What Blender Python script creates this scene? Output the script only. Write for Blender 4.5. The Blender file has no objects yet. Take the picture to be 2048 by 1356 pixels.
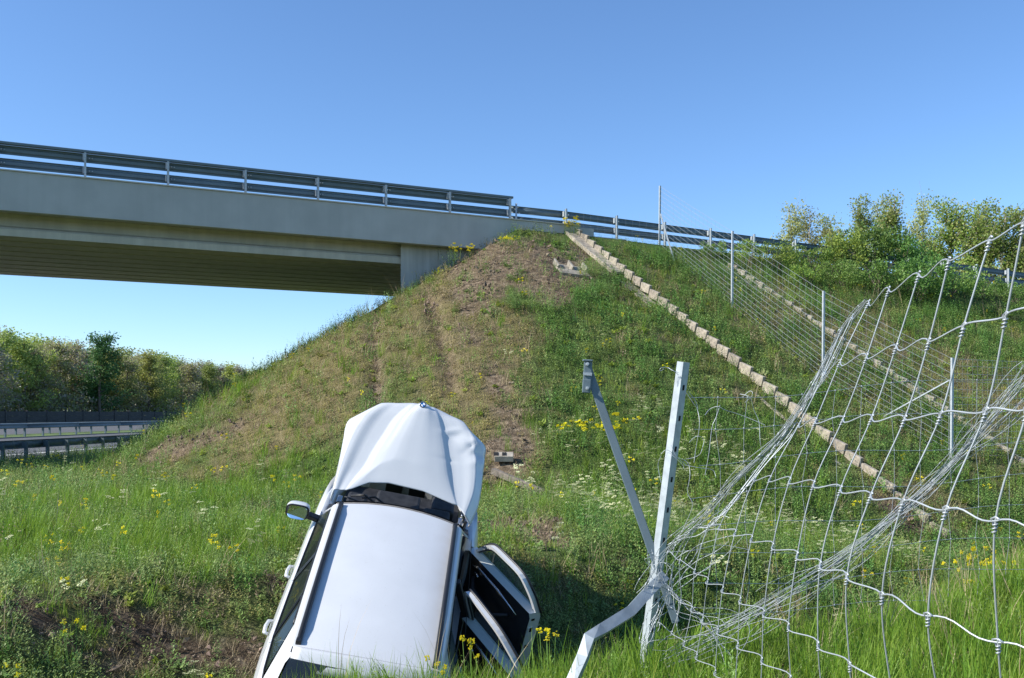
import bpy, math, random
import numpy as np
from mathutils import Vector, Matrix, Euler
random.seed(7); rng = np.random.default_rng(7)
C = bpy.context.scene.collection
sc = bpy.context.scene
EZ = 1.7; F = 1900.0          # eye height above the verge; focal length in photo pixels (2048 wide)

# ---------------------------------------------------------------- camera, sky, sun, exposure
cd = bpy.data.cameras.new('camera'); cam = bpy.data.objects.new('camera', cd); C.objects.link(cam)
cam.location = (0, 0, EZ); cam.rotation_euler = (math.radians(90), 0, 0)
cd.sensor_width = 36; cd.lens = 36*F/2048; cd.shift_y = 148/2048; cd.clip_start = .05; cd.clip_end = 3000
sc.camera = cam
SUN_EL = math.radians(38); SUN_H = Vector((-.955, -.297, 0)).normalized()
SUN = Vector((SUN_H.x*math.cos(SUN_EL), SUN_H.y*math.cos(SUN_EL), math.sin(SUN_EL)))
w = bpy.data.worlds.new('World'); sc.world = w; w.use_nodes = True
nt = w.node_tree; bg = nt.nodes['Background']
sky = nt.nodes.new('ShaderNodeTexSky'); sky.sky_type = 'NISHITA'; sky.sun_disc = False
sky.sun_elevation = SUN_EL; sky.sun_rotation = math.atan2(SUN.x, SUN.y)
sky.altitude = 100; sky.air_density = .9; sky.dust_density = .3; sky.ozone_density = 6.0
hsv = nt.nodes.new('ShaderNodeHueSaturation'); hsv.inputs['Saturation'].default_value = 1.04; hsv.inputs['Hue'].default_value = .50
nt.links.new(sky.outputs[0], hsv.inputs['Color']); nt.links.new(hsv.outputs[0], bg.inputs[0]); bg.inputs[1].default_value = .142
sl = bpy.data.lights.new('sun', 'SUN'); sl.energy = 5.0; sl.angle = math.radians(.53); sl.color = (1, .95, .87)
so = bpy.data.objects.new('sun', sl); C.objects.link(so); so.rotation_euler = SUN.to_track_quat('Z', 'Y').to_euler()
so.location = (-30, -10, 40)
vs = sc.view_settings; vs.view_transform = 'Standard'; vs.look = 'None'; vs.exposure = .6; vs.gamma = 1; vs.use_curve_mapping = False
sc.cycles.max_bounces = 6; sc.cycles.transparent_max_bounces = 8

# ---------------------------------------------------------------- helpers
def tag(o, label=None, cat=None, group=None, kind=None):
    if label: o['label'] = label
    if cat: o['category'] = cat
    if group: o['group'] = group
    if kind: o['kind'] = kind
    return o
def empty(name, loc=(0, 0, 0), rot=None):
    o = bpy.data.objects.new(name, None); C.objects.link(o); o.empty_display_size = .2
    if rot is not None:
        o.matrix_world = Matrix.Translation(loc) @ rot.to_4x4()
    else: o.location = loc
    return o
def nrm(v):
    v = np.asarray(v, float); return v/(np.linalg.norm(v)+1e-12)
class MB:
    def __init__(s): s.v = []; s.f = []; s.m = []; s.n = 0
    def add(s, v, f, m=0):
        v = [tuple(map(float, a)) for a in v]
        s.v += v; s.f += [tuple(int(i)+s.n for i in a) for a in f]; s.m += [m]*len(f); s.n += len(v); return s
    def box(s, c, d, R=None, m=0):
        c = np.array(c, float); h = np.array(d, float)/2
        P = np.array([[sx, sy, sz] for sx in (-1, 1) for sy in (-1, 1) for sz in (-1, 1)])*h
        if R is not None: P = P @ np.array(R, float).T     # columns of R = axes
        return s.add(P+c, [(0, 1, 3, 2), (4, 6, 7, 5), (0, 4, 5, 1), (2, 3, 7, 6), (0, 2, 6, 4), (1, 5, 7, 3)], m)
    def beam(s, a, b, w, h, up=(0, 0, 1), m=0):
        a = np.array(a, float); b = np.array(b, float); t = nrm(b-a); x = nrm(np.cross(t, up)); z = np.cross(x, t)
        return s.box((a+b)/2, (w, np.linalg.norm(b-a), h), np.stack([x, t, z], 1), m)
    def tube(s, P, r, n=6, m=0, cap=True):
        P = np.array(P, float); k = len(P); r = np.broadcast_to(np.asarray(r, float), (k,))
        T = np.gradient(P, axis=0); ref = np.array([.31, .17, .93]); V = []
        for i in range(k):
            t = nrm(T[i]); a = nrm(np.cross(t, ref)); b = np.cross(t, a)
            for j in range(n):
                q = 2*math.pi*j/n; V.append(P[i]+r[i]*(math.cos(q)*a+math.sin(q)*b))
        Fc = [(i*n+j, i*n+(j+1) % n, (i+1)*n+(j+1) % n, (i+1)*n+j) for i in range(k-1) for j in range(n)]
        if cap: Fc += [tuple(range(n))[::-1], tuple((k-1)*n+j for j in range(n))]
        return s.add(V, Fc, m)
    def grid(s, G, m=0, flip=False, closed=False):
        G = np.array(G, float); a, b = G.shape[:2]
        bb = b if closed else b-1
        Fc = [(i*b+j, i*b+(j+1) % b, (i+1)*b+(j+1) % b, (i+1)*b+j) for i in range(a-1) for j in range(bb)]
        if flip: Fc = [q[::-1] for q in Fc]
        return s.add(G.reshape(-1, 3), Fc, m)
    def prism(s, poly, a, b, R=None, o=(0, 0, 0), m=0):
        """poly in local (x,z), extruded along local y from a to b; R columns = local axes"""
        n = len(poly); P = np.array([(x, a, z) for x, z in poly]+[(x, b, z) for x, z in poly], float)
        if R is not None: P = P @ np.array(R, float).T
        P = P+np.array(o, float)
        return s.add(P, [tuple(range(n)), tuple(range(2*n-1, n-1, -1))]+[(i, (i+n), (i+1) % n+n, (i+1) % n) for i in range(n)], m)
    def extr(s, prof, path, X, Z, m=0, close=False, cap=False):
        """profile (x,z) swept along path points with fixed axes X,Z"""
        X = np.array(X, float); Z = np.array(Z, float)
        G = [[np.array(p)+X*x+Z*z for x, z in prof] for p in path]
        s.grid(G, m, closed=close)
        if cap:
            n = len(prof); k = len(path); base = s.n-n*k
            s.f += [tuple(base+i for i in range(n))[::-1], tuple(base+(k-1)*n+i for i in range(n))]; s.m += [m, m]
        return s
    def build(s, name, mats, parent=None, loc=None, smooth=False, bevel=0, solid=0, subd=0, weld=False):
        me = bpy.data.meshes.new(name); me.from_pydata(s.v, [], s.f); me.validate()
        if not isinstance(mats, (list, tuple)): mats = [mats]
        for a in mats: me.materials.append(a)
        if len(me.polygons) == len(s.m) and any(s.m): me.polygons.foreach_set('material_index', s.m)
        if smooth: me.polygons.foreach_set('use_smooth', [True]*len(me.polygons))
        me.update()
        o = bpy.data.objects.new(name, me); C.objects.link(o)
        if parent is not None: o.parent = parent
        if loc is not None: o.location = loc
        if weld: md = o.modifiers.new('w', 'WELD'); md.merge_threshold = .0005
        if subd: md = o.modifiers.new('s', 'SUBSURF'); md.levels = md.render_levels = subd
        if solid: md = o.modifiers.new('t', 'SOLIDIFY'); md.thickness = abs(solid); md.offset = -1 if solid > 0 else 1
        if bevel: md = o.modifiers.new('b', 'BEVEL'); md.width = bevel; md.segments = 2; md.limit_method = 'ANGLE'
        return o
def copyo(o, parent=None, loc=None):
    c = o.copy(); C.objects.link(c)
    if parent is not None: c.parent = parent
    if loc is not None: c.location = loc
    return c
def copytree(o, parent=None):
    c = copyo(o, parent)
    for ch in list(o.children): copytree(ch, c)
    return c
def pix(px, py, Y): return np.array([(px-1024)/F*Y, Y, (826-py)/F*Y+EZ])
def vnoise(x, y, seed=0):
    xi = np.floor(x).astype(np.int64); yi = np.floor(y).astype(np.int64); fx = x-xi; fy = y-yi
    fx = fx*fx*(3-2*fx); fy = fy*fy*(3-2*fy)
    def h(a, b):
        n = (a*374761393+b*668265263+seed*1442695041) & 0x7fffffff
        n = ((n ^ (n >> 13))*1274126177) & 0x7fffffff
        return ((n ^ (n >> 16)) & 0xffff)/65535.
    return (h(xi, yi)*(1-fx)+h(xi+1, yi)*fx)*(1-fy)+(h(xi, yi+1)*(1-fx)+h(xi+1, yi+1)*fx)*fy
def fbm(x, y, o=4, seed=0):
    s = 0; a = .5
    for i in range(o): s = s+a*vnoise(x*2**i+17.3*i, y*2**i-9.1*i, seed+i); a *= .5
    return s*2-1+.06

# ---------------------------------------------------------------- materials
def mat(name, col, rough=.6, metal=0, var=0, vs_=4, bump=0, bs=40, col2=None, coat=0, spec=.5, trans=0, rnd=0, coord='Object'):
    m = bpy.data.materials.new(name); m.use_nodes = True; N = m.node_tree.nodes; L = m.node_tree.links
    b = N['Principled BSDF']; b.inputs['Roughness'].default_value = rough; b.inputs['Metallic'].default_value = metal
    b.inputs['Base Color'].default_value = (*col, 1); b.inputs['Specular IOR Level'].default_value = spec
    if coat: b.inputs['Coat Weight'].default_value = coat; b.inputs['Coat Roughness'].default_value = .04
    tc = N.new('ShaderNodeTexCoord'); cs = None
    if var or col2:
        n = N.new('ShaderNodeTexNoise'); n.inputs['Scale'].default_value = vs_; n.inputs['Detail'].default_value = 6
        L.new(tc.outputs[coord], n.inputs['Vector'])
        rp = N.new('ShaderNodeValToRGB'); rp.color_ramp.elements[0].position = .32; rp.color_ramp.elements[1].position = .68
        c2 = col2 or tuple(min(1, c*(1+var)) for c in col); c1 = col if col2 else tuple(c*(1-var) for c in col)
        rp.color_ramp.elements[0].color = (*c1, 1); rp.color_ramp.elements[1].color = (*c2, 1)
        L.new(n.outputs[0], rp.inputs[0]); L.new(rp.outputs[0], b.inputs['Base Color']); cs = rp.outputs[0]
    if rnd:
        oi = N.new('ShaderNodeObjectInfo'); hs = N.new('ShaderNodeHueSaturation')
        mr = N.new('ShaderNodeMapRange'); mr.inputs[3].default_value = 1-rnd; mr.inputs[4].default_value = 1+rnd
        L.new(oi.outputs['Random'], mr.inputs[0]); L.new(mr.outputs[0], hs.inputs['Value'])
        m2 = N.new('ShaderNodeMath'); m2.operation = 'MULTIPLY'; m2.inputs[1].default_value = 7.31; L.new(oi.outputs['Random'], m2.inputs[0])
        m3 = N.new('ShaderNodeMath'); m3.operation = 'FRACT'; L.new(m2.outputs[0], m3.inputs[0])
        mr2 = N.new('ShaderNodeMapRange'); mr2.inputs[3].default_value = .5-rnd*.09; mr2.inputs[4].default_value = .5+rnd*.05
        L.new(m3.outputs[0], mr2.inputs[0]); L.new(mr2.outputs[0], hs.inputs['Hue'])
        if cs is not None: L.new(cs, hs.inputs['Color'])
        else: hs.inputs['Color'].default_value = (*col, 1)
        cs = hs.outputs[0]; L.new(cs, b.inputs['Base Color'])
    if trans:
        t = N.new('ShaderNodeBsdfTranslucent'); t.inputs[0].default_value = (*[min(1, c*1.3) for c in col], 1)
        if cs is not None: L.new(cs, t.inputs[0])
        mx = N.new('ShaderNodeMixShader'); mx.inputs[0].default_value = trans
        L.new(b.outputs[0], mx.inputs[1]); L.new(t.outputs[0], mx.inputs[2]); L.new(mx.outputs[0], N['Material Output'].inputs[0])
    if bump:
        n = N.new('ShaderNodeTexNoise'); n.inputs['Scale'].default_value = bs; n.inputs['Detail'].default_value = 5
        L.new(tc.outputs[coord], n.inputs['Vector']); bp = N.new('ShaderNodeBump'); bp.inputs['Strength'].default_value = bump
        bp.inputs['Distance'].default_value = .02; L.new(n.outputs[0], bp.inputs['Height']); L.new(bp.outputs[0], b.inputs['Normal'])
    return m
def glassmat(name, tint=(.03, .04, .035), alpha=.55):
    m = bpy.data.materials.new(name); m.use_nodes = True; N = m.node_tree.nodes; L = m.node_tree.links; b = N['Principled BSDF']
    b.inputs['Base Color'].default_value = (*tint, 1); b.inputs['Roughness'].default_value = .02; b.inputs['Specular IOR Level'].default_value = .5
    t = N.new('ShaderNodeBsdfTransparent'); t.inputs[0].default_value = (.62, .70, .64, 1); mx = N.new('ShaderNodeMixShader'); mx.inputs[0].default_value = alpha
    g = N.new('ShaderNodeBsdfGlossy'); g.inputs['Roughness'].default_value = .01; fr = N.new('ShaderNodeFresnel'); fr.inputs[0].default_value = 1.5
    L.new(t.outputs[0], mx.inputs[1]); L.new(b.outputs[0], mx.inputs[2]); L.new(mx.outputs[0], N['Material Output'].inputs[0])
    return m
M = {}
M['paint'] = mat('white_paint', (.56, .575, .585), .30, 0, .02, 3, coat=.6)
M['black'] = mat('black_trim', (.012, .013, .015), .45)
M['rubber'] = mat('rubber', (.02, .02, .02), .8, bump=.2)
M['gap'] = mat('seam_black', (.004, .004, .004), .9)
M['trim'] = mat('interior_black', (.016, .017, .02), .55, 0, .3, 9)
M['seatc'] = mat('seat_leather', (.03, .03, .033), .5, bump=.1)
M['silver'] = mat('satin_silver', (.62, .63, .65), .25, .9)
M['shut'] = mat('door_shut_paint', (.60, .63, .62), .35)
M['glass'] = glassmat('tinted_glass')
M['dglass'] = glassmat('dark_glass', (.01, .012, .014), .9)
M['mirror'] = mat('mirror_glass', (.85, .88, .92), .03, 1)
M['wheel'] = mat('alloy', (.5, .51, .52), .3, .8)
M['blue'] = mat('badge_blue', (.02, .14, .42), .3); M['badgew'] = mat('badge_white', (.8, .82, .84), .3)
M['red'] = mat('lamp_red', (.35, .01, .01), .15, coat=1); M['lampc'] = mat('lamp_clear', (.6, .62, .65), .1, coat=1)
M['seal'] = mat('header_seal', (.20, .18, .155), .6, 0, .2, 20)
M['engine'] = mat('engine_plastic', (.02, .021, .024), .6, 0, .5, 12)
M['dust'] = mat('dust_stain', (.45, .42, .37), .7)
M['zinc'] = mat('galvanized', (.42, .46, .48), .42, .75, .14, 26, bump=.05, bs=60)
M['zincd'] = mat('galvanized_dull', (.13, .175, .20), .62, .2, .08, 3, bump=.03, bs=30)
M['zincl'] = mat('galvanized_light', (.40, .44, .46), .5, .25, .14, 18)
M['zincm'] = mat('galvanized_mid', (.27, .31, .34), .5, .3, .2, 9)
M['wire'] = mat('fence_wire', (.44, .47, .49), .45, .4, .12, 9)
M['wired'] = mat('fence_wire_dull', (.30, .33, .35), .5, .4)
M['conc'] = mat('concrete_grey', (.43, .42, .385), .85, 0, .07, 1.2, bump=.12, bs=25)
M['concb'] = mat('concrete_beam', (.50, .465, .38), .85, 0, .07, .8, bump=.1, bs=20)
M['concp'] = mat('concrete_precast', (.31, .275, .215), .9, 0, .32, 7, bump=.35, bs=45, rnd=.16)
M['concd'] = mat('concrete_dirty', (.30, .27, .22), .9, 0, .3, 5, bump=.3)
M['kstone'] = mat('kerb_stone_brown', (.17, .145, .12), .95, 0, .3, 9, bump=.4)
M['asph'] = mat('asphalt', (.085, .088, .092), .9, 0, .12, .8, bump=.3, bs=80)
M['line'] = mat('road_paint', (.72, .72, .7), .7, 0, .06, 5)
M['barrier'] = mat('barrier_panel', (.045, .043, .042), .8, 0, .2, 2)
M['barrierp'] = mat('barrier_post', (.03, .031, .033), .7)
M['bark'] = mat('bark', (.13, .105, .08), .9, 0, .3, 6, bump=.4, bs=12)
M['barkl'] = mat('bark_pale', (.30, .27, .22), .85, 0, .25, 5, bump=.3, bs=12)
def leafm(n, c, t=.35, r=.25): return mat(n, c, .5, spec=.3, trans=t, rnd=r)
M['g_long'] = leafm('grass_blade_long', (.185, .325, .035), .45, .22)
M['g_short'] = leafm('grass_blade_short', (.22, .32, .045), .38, .28)
M['herb'] = leafm('herb_leaf_greyish', (.22, .32, .095), .34, .3)
M['herbd'] = leafm('herb_leaf_deep', (.135, .265, .06), .32, .25)
M['herby'] = leafm('herb_leaf_yellow', (.31, .30, .10), .35, .3)
M['dry'] = leafm('dry_grass', (.35, .295, .165), .25, .3)
M['deadw'] = leafm('dead_weed_leaf', (.27, .225, .13), .25, .3)
M['straw'] = leafm('pale_straw', (.50, .40, .24), .25, .2)
M['cream'] = leafm('cream_umbel', (.62, .64, .38), .3, .15)
M['yellow'] = leafm('yellow_petal', (.80, .72, .03), .25, .12)
M['soilc'] = mat('soil_crumb', (.175, .135, .095), .95, 0, .3, 8, rnd=.35)
M['bush'] = leafm('bush_leaf', (.16, .28, .06), .35, .3)
M['bushl'] = leafm('bush_leaf_light', (.28, .38, .07), .35, .25)
M['pop'] = leafm('poplar_leaf', (.36, .38, .14), .42, .3)
M['popg'] = leafm('poplar_leaf_green', (.26, .38, .08), .42, .25)
M['fa'] = leafm('wood_leaf_lime', (.36, .44, .11), .42, .3)
M['fb'] = leafm('wood_leaf_olive', (.30, .33, .13), .42, .3)
M['fc'] = leafm('wood_twig_brown', (.31, .285, .22), .35, .25)
M['fd'] = leafm('wood_leaf_dark', (.08, .17, .05), .3, .2)

def dusty(m):
    N = m.node_tree.nodes; L = m.node_tree.links; b = N['Principled BSDF']; src_ = b.inputs['Base Color'].links[0].from_socket
    tc = N.new('ShaderNodeTexCoord'); sp_ = N.new('ShaderNodeSeparateXYZ'); L.new(tc.outputs['Object'], sp_.inputs[0])
    mr = N.new('ShaderNodeMapRange'); mr.inputs[1].default_value = -.36; mr.inputs[2].default_value = -.56; mr.inputs[3].default_value = 0; mr.inputs[4].default_value = .75; L.new(sp_.outputs[1], mr.inputs[0])
    n = N.new('ShaderNodeTexNoise'); n.inputs['Scale'].default_value = 7; n.inputs['Detail'].default_value = 8; L.new(tc.outputs['Object'], n.inputs['Vector'])
    n2 = N.new('ShaderNodeTexNoise'); n2.inputs['Scale'].default_value = 60; n2.inputs['Detail'].default_value = 4; L.new(tc.outputs['Object'], n2.inputs['Vector'])
    r2 = N.new('ShaderNodeMapRange'); r2.inputs[1].default_value = .66; r2.inputs[2].default_value = .76; r2.inputs[4].default_value = .5; L.new(n2.outputs[0], r2.inputs[0])
    mu = N.new('ShaderNodeMath'); mu.operation = 'MULTIPLY'; L.new(mr.outputs[0], mu.inputs[0]); L.new(n.outputs[0], mu.inputs[1])
    ad = N.new('ShaderNodeMath'); ad.operation = 'MAXIMUM'; L.new(mu.outputs[0], ad.inputs[0]); L.new(r2.outputs[0], ad.inputs[1])
    mx = N.new('ShaderNodeMixRGB'); mx.inputs[2].default_value = (.36, .33, .28, 1); L.new(ad.outputs[0], mx.inputs[0]); L.new(src_, mx.inputs[1]); L.new(mx.outputs[0], b.inputs['Base Color'])
    rr = N.new('ShaderNodeMapRange'); rr.inputs[3].default_value = .28; rr.inputs[4].default_value = .8; L.new(ad.outputs[0], rr.inputs[0]); L.new(rr.outputs[0], b.inputs['Roughness']); return m
M['paintr'] = dusty(mat('white_paint_dusty', (.56, .575, .585), .30, 0, .03, 3, coat=.5))
def streaky(m, amt=.16):
    N = m.node_tree.nodes; L = m.node_tree.links; b = N['Principled BSDF']; s0 = b.inputs['Base Color'].links[0].from_socket
    tc = N.new('ShaderNodeTexCoord'); mp = N.new('ShaderNodeMapping'); mp.inputs['Scale'].default_value = (1.6, 1.6, .10); L.new(tc.outputs['Object'], mp.inputs[0])
    n = N.new('ShaderNodeTexNoise'); n.inputs['Scale'].default_value = 2.2; n.inputs['Detail'].default_value = 7; n.inputs['Roughness'].default_value = .65; L.new(mp.outputs[0], n.inputs['Vector'])
    mr = N.new('ShaderNodeMapRange'); mr.inputs[1].default_value = .35; mr.inputs[2].default_value = .7; mr.inputs[3].default_value = 1+amt*.4; mr.inputs[4].default_value = 1-amt; L.new(n.outputs[0], mr.inputs[0])
    mx = N.new('ShaderNodeMixRGB'); mx.blend_type = 'MULTIPLY'; mx.inputs[0].default_value = 1; L.new(s0, mx.inputs[1]); L.new(mr.outputs[0], mx.inputs[2]); L.new(mx.outputs[0], b.inputs['Base Color']); return m
streaky(M['conc'], .05); streaky(M['concb'], .14)
# ---------------------------------------------------------------- terrain
r_ = np.array([.9027, .4302]); p_ = np.array([.4302, -.9027]); A_ = np.array([2.05, 35.05])
def ab(x, y):
    return (x-A_[0])*r_[0]+(y-A_[1])*r_[1], (x-A_[0])*p_[0]+(y-A_[1])*p_[1]
def AB(a, b, z):               # point from road coordinates; z relative to the eye
    q = A_+r_*a+p_*b; return np.array([q[0], q[1], z+EZ])
def seg_dist(x, y, P):
    best = np.full(np.shape(x), 1e9); bz = np.zeros(np.shape(x)); side = np.zeros(np.shape(x))
    for (x0, y0, z0), (x1, y1, z1) in zip(P[:-1], P[1:]):
        dx, dy = x1-x0, y1-y0; t = np.clip(((x-x0)*dx+(y-y0)*dy)/(dx*dx+dy*dy), 0, 1)
        qx = x0+t*dx; qy = y0+t*dy; d = np.hypot(x-qx, y-qy)
        s = np.sign(dx*(y-y0)-dy*(x-x0)); m = d < best
        best = np.where(m, d, best); bz = np.where(m, z0+t*(z1-z0), bz); side = np.where(m, s, side)
    return best, bz, side
DITCH = [(-14, -2, -2.3), (-7, 1.6, -2.3), (-4.3, 4.3, -2.4), (-3.0, 6.3, -2.65), (-2.18, 7.9, -2.86), (-.69, 8.4, -3.13), (.9, 9.1, -3.15), (4, 11.4, -3.05), (7.6, 16.2, -2.95), (11, 20.0, -2.95), (24, 26.5, -3.0), (60, 43, -3)]
def smax(a, b, k): h = np.clip(.5+.5*(a-b)/k, 0, 1); return b+(a-b)*h+k*h*(1-h)
def smin(a, b, k): return -smax(-a, -b, k)
def T0(x, y):
    x = np.asarray(x, float); y = np.asarray(y, float)
    a, b = ab(x, y); a0 = -2.1
    b2 = np.where(b < 0, np.maximum(0, -b-9.5), b)
    aa = a-.561*np.clip(-b, 0, 9.8)*(a < 0)          # the abutment is skewed, parallel to the motorway
    d = np.hypot(np.minimum(aa-a0, 0)*1.02, b2)
    top = 6.62-.022*np.clip(a, 0, 60)
    S = top-.572*d
    shelf = -1.72-1.2*np.clip((x-1.5)/7, 0, 1)
    G = smax(S, shelf, .35)
    near = np.interp(x, [-6, -2, -1, 0, 1, 3, 8], [-2.1, -1.93, -1.80, -1.73, -1.64, -1.50, -1.45])
    dd, dz, sd = seg_dist(x, y, DITCH)
    fd = np.maximum(0, dd-.35); far = dz+fd*.50+fd*fd*.02
    nr = dz+np.maximum(0, dd-.25)*np.interp(x, [-2, 1, 3], [.72, .72, .62])
    z = np.where(sd > 0, smin(G, far, .12), smin(near, nr, .15))
    # far verge and motorway are level
    wv = np.clip((y-26)/4, 0, 1)*np.clip((-14-x)/2, 0, 1)
    z = np.where(wv > 0, np.minimum(z*(1-wv)+np.maximum(S, -1.78)*wv, np.maximum(z, -1.78)), z)
    return z
def T(x, y, fine=True):
    z = T0(x, y); x = np.asarray(x, float); y = np.asarray(y, float)
    k = np.clip(1.6-np.hypot(x, y-10)/60, 0, 1)*np.where((x < -15) & (y > 27), 0, 1)
    a, b = ab(x, y); k = k*np.where((b < .3) & (a > -2), .15, 1)
    z = z+k*(.16*fbm(x*.45, y*.45, 3, 3)+.05*fbm(x*2.1, y*2.1, 3, 8))
    if fine:
        z = z+k*masks(x, y)[0]*(.055*fbm(x*5.5, y*5.5, 3, 21))
        for P, wd, dp in TRACKS:
            d, _, _ = seg_dist(x, y, P); z = z-dp*np.exp(-(d/wd)**2)
    return z+EZ
def hit(px, py):
    u = (px-1024)/F; v = (826-py)/F; Y = np.concatenate([np.arange(4.5, 60, .04), np.arange(60, 400, .5)])
    z = T0(u*Y, Y); g = v*Y <= z; i = int(np.argmax(g)) if g.any() else int(np.argmin((v*Y-z)/Y+(Y < 20)*9)); return np.array([u*Y[i], Y[i], T0(u*Y[i], Y[i])+EZ])
BL = []
def blob(kind, px, py, rx, ry, s=1.0):
    c = hit(px, py); u = hit(px, py-ry*.6); l = hit(px, py+ry*.6)
    BL.append((kind, c[0], c[1], rx*c[1]/F, min(max(.25, abs(u[1]-l[1])/1.2), 3.5*ry*c[1]/F), s))
TRACKS = []
for pts, wd, dp in [([(752, 615), (748, 680), (752, 740), (757, 800)],   .22, .22), ([(850, 575), (872, 640), (890, 710), (905, 780)], .20, .20)]:
    TRACKS.append(([tuple(hit(*q)) for q in pts], wd, dp))
# soil / bare
for q in [(1030, 500, 110, 30, 1.2), (1080, 545, 110, 50, 1.2), (960, 520, 60, 40, 1), (1100, 600, 50, 30, .8), (1180, 510, 30, 30, 1), (930, 660, 50, 80, .7), (985, 760, 40, 80, .62), (1025, 860, 36, 70, 1.1), (960, 590, 60, 35, .7),
          (1000, 930, 40, 35, .9), (420, 875, 120, 38, .8), (330, 890, 60, 22, .8), (1040, 1050, 100, 32, 1.3), (1110, 1075, 60, 30, 1), (560, 1160, 60, 45, 1), (520, 1290, 90, 70, .9),
          (300, 1250, 150, 50, .75), (120, 1310, 160, 70, .85), (60, 1230, 70, 35, .6), (400, 1180, 90, 30, .7), (250, 1150, 80, 20, .5), (380, 1330, 120, 50, .8), (1780, 1010, 60, 20, 1), (1850, 1060, 80, 25, 1.1), (1700, 980, 40, 16, .7), (1240, 1130, 40, 30, .3)]: blob(0, *q)
# dry / yellowish
for q in [(640, 740, 110, 90, .9), (820, 640, 90, 70, .9), (900, 560, 60, 50, .8), (500, 850, 110, 60, 1), (640, 850, 90, 50, .8), (960, 800, 60, 90, 1), (900, 760, 60, 80, .8), (1010, 900, 60, 60, .8), (1000, 980, 60, 50, .7), (1050, 690, 60, 60, .6), (930, 640, 80, 90, .8), (1000, 720, 50, 90, .7),
          (1750, 700, 200, 90, .7), (1950, 760, 120, 80, .8), (1560, 620, 80, 60, .7), (1850, 1010, 120, 60, 1), (60, 930, 120, 20, .9), (200, 905, 80, 16, .8), (470, 1230, 160, 60, .5)]: blob(1, *q)
# lush tall grass
for q in [(300, 1010, 260, 70, 1), (120, 1090, 200, 60, 1), (450, 1090, 130, 70, 1), (560, 960, 110, 50, .9), (1250, 900, 170, 60, 1), (1300, 1050, 170, 80, .9), (1500, 950, 150, 70, .8), (1000, 1000, 60, 40, .5), (1160, 1000, 90, 60, .8), (1600, 1080, 130, 60, .7)]: blob(2, *q)
def masks(x, y):
    x = np.asarray(x, float); y = np.asarray(y, float)
    o = [np.zeros(x.shape) for _ in range(3)]
    for k, cx, cy, rx, ry, s in BL:
        o[k] = o[k]+s*np.exp(-(((x-cx)/rx)**2+((y-cy)/ry)**2))
    n1 = fbm(x*.8, y*.8, 4, 31); n2 = fbm(x*2.3, y*2.3, 3, 44)
    soil = np.clip((o[0]+.75*n2+.35*n1-.42)*2.4, 0, 1)
    dd, dz, sd = seg_dist(x, y, DITCH)
    nearf = np.clip(1-(dd-1.0)/.5, 0, 1)*(sd < 0)*.6
    for P, wd, dp in TRACKS:
        d, _, _ = seg_dist(x, y, P); soil = np.maximum(soil, np.exp(-(d/(wd*1.0))**2)*(.9+.5*n2))
    a_, b_ = ab(x, y); soil = np.maximum(soil, np.exp(-((a_-.52)/.16)**2)*((b_ > .3) & (b_ < 17))*(.75+.5*n2))
    soil = np.clip(np.maximum(soil, nearf+.6*n2*(nearf > 0)), 0, 1)
    dry = np.clip(o[1]+.7*n1+.3*n2, 0, 1)
    lush = np.clip(o[2]+.5*n1, 0, 1)
    return soil, dry, lush

def axis(lo, hi, step, far, g):
    m = list(np.arange(lo, hi+step, step)); v = hi+step; s = step
    while v < far[1]: s *= g; v += s; m.append(v)
    v = lo; s = step; pre = []
    while v > far[0]: s *= g; v -= s; pre.append(v)
    return np.array(pre[::-1]+m)
xs = axis(-13, 13, .11, (-900, 900), 1.16); ys = axis(4.2, 37, .11, (-300, 1500), 1.16)
X, Y = np.meshgrid(xs, ys); Z = T(X, Y)
ny, nx = X.shape
me = bpy.data.meshes.new('ground')
me.vertices.add(nx*ny); me.vertices.foreach_set('co', np.stack([X, Y, Z], -1).reshape(-1))
ii, jj = np.meshgrid(np.arange(ny-1), np.arange(nx-1), indexing='ij'); k0 = (ii*nx+jj).reshape(-1)
quads = np.stack([k0, k0+1, k0+nx+1, k0+nx], 1)
me.loops.add(len(k0)*4); me.loops.foreach_set('vertex_index', quads.reshape(-1))
me.polygons.add(len(k0)); me.polygons.foreach_set('loop_start', np.arange(len(k0))*4); me.polygons.foreach_set('use_smooth', [True]*len(k0))
me.update(); me.validate()
soil, dry, lush = masks(X, Y)
dd0, _, sd0 = seg_dist(X, Y, DITCH); ditch_dark = np.clip(1-(dd0-2.2)/1.5, 0, 1)*np.clip(.9+.6*fbm(X*1.3, Y*1.3, 3, 5), 0, 1)  # soil colour goes darker close to the ditch line, broken up by noise
for nm, arr in (('soil', soil), ('dryness', dry), ('ditch_dark', ditch_dark)):
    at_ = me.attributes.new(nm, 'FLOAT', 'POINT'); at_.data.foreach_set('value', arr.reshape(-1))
gm = bpy.data.materials.new('ground_soil_and_thatch'); gm.use_nodes = True; N = gm.node_tree.nodes; L = gm.node_tree.links; b = N['Principled BSDF']
b.inputs['Roughness'].default_value = .95; b.inputs['Specular IOR Level'].default_value = .1
tc = N.new('ShaderNodeTexCoord')
def nz(sc_, d=8):
    n = N.new('ShaderNodeTexNoise'); n.inputs['Scale'].default_value = sc_; n.inputs['Detail'].default_value = d; L.new(tc.outputs['Object'], n.inputs['Vector']); return n.outputs[0]
def ramp(fac, cols):
    rp = N.new('ShaderNodeValToRGB'); e = rp.color_ramp.elements
    while len(e) < len(cols): e.new(.5)
    for i, (pz, c) in enumerate(cols): e[i].position = pz; e[i].color = (*c, 1)
    L.new(fac, rp.inputs[0]); return rp.outputs[0]
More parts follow.
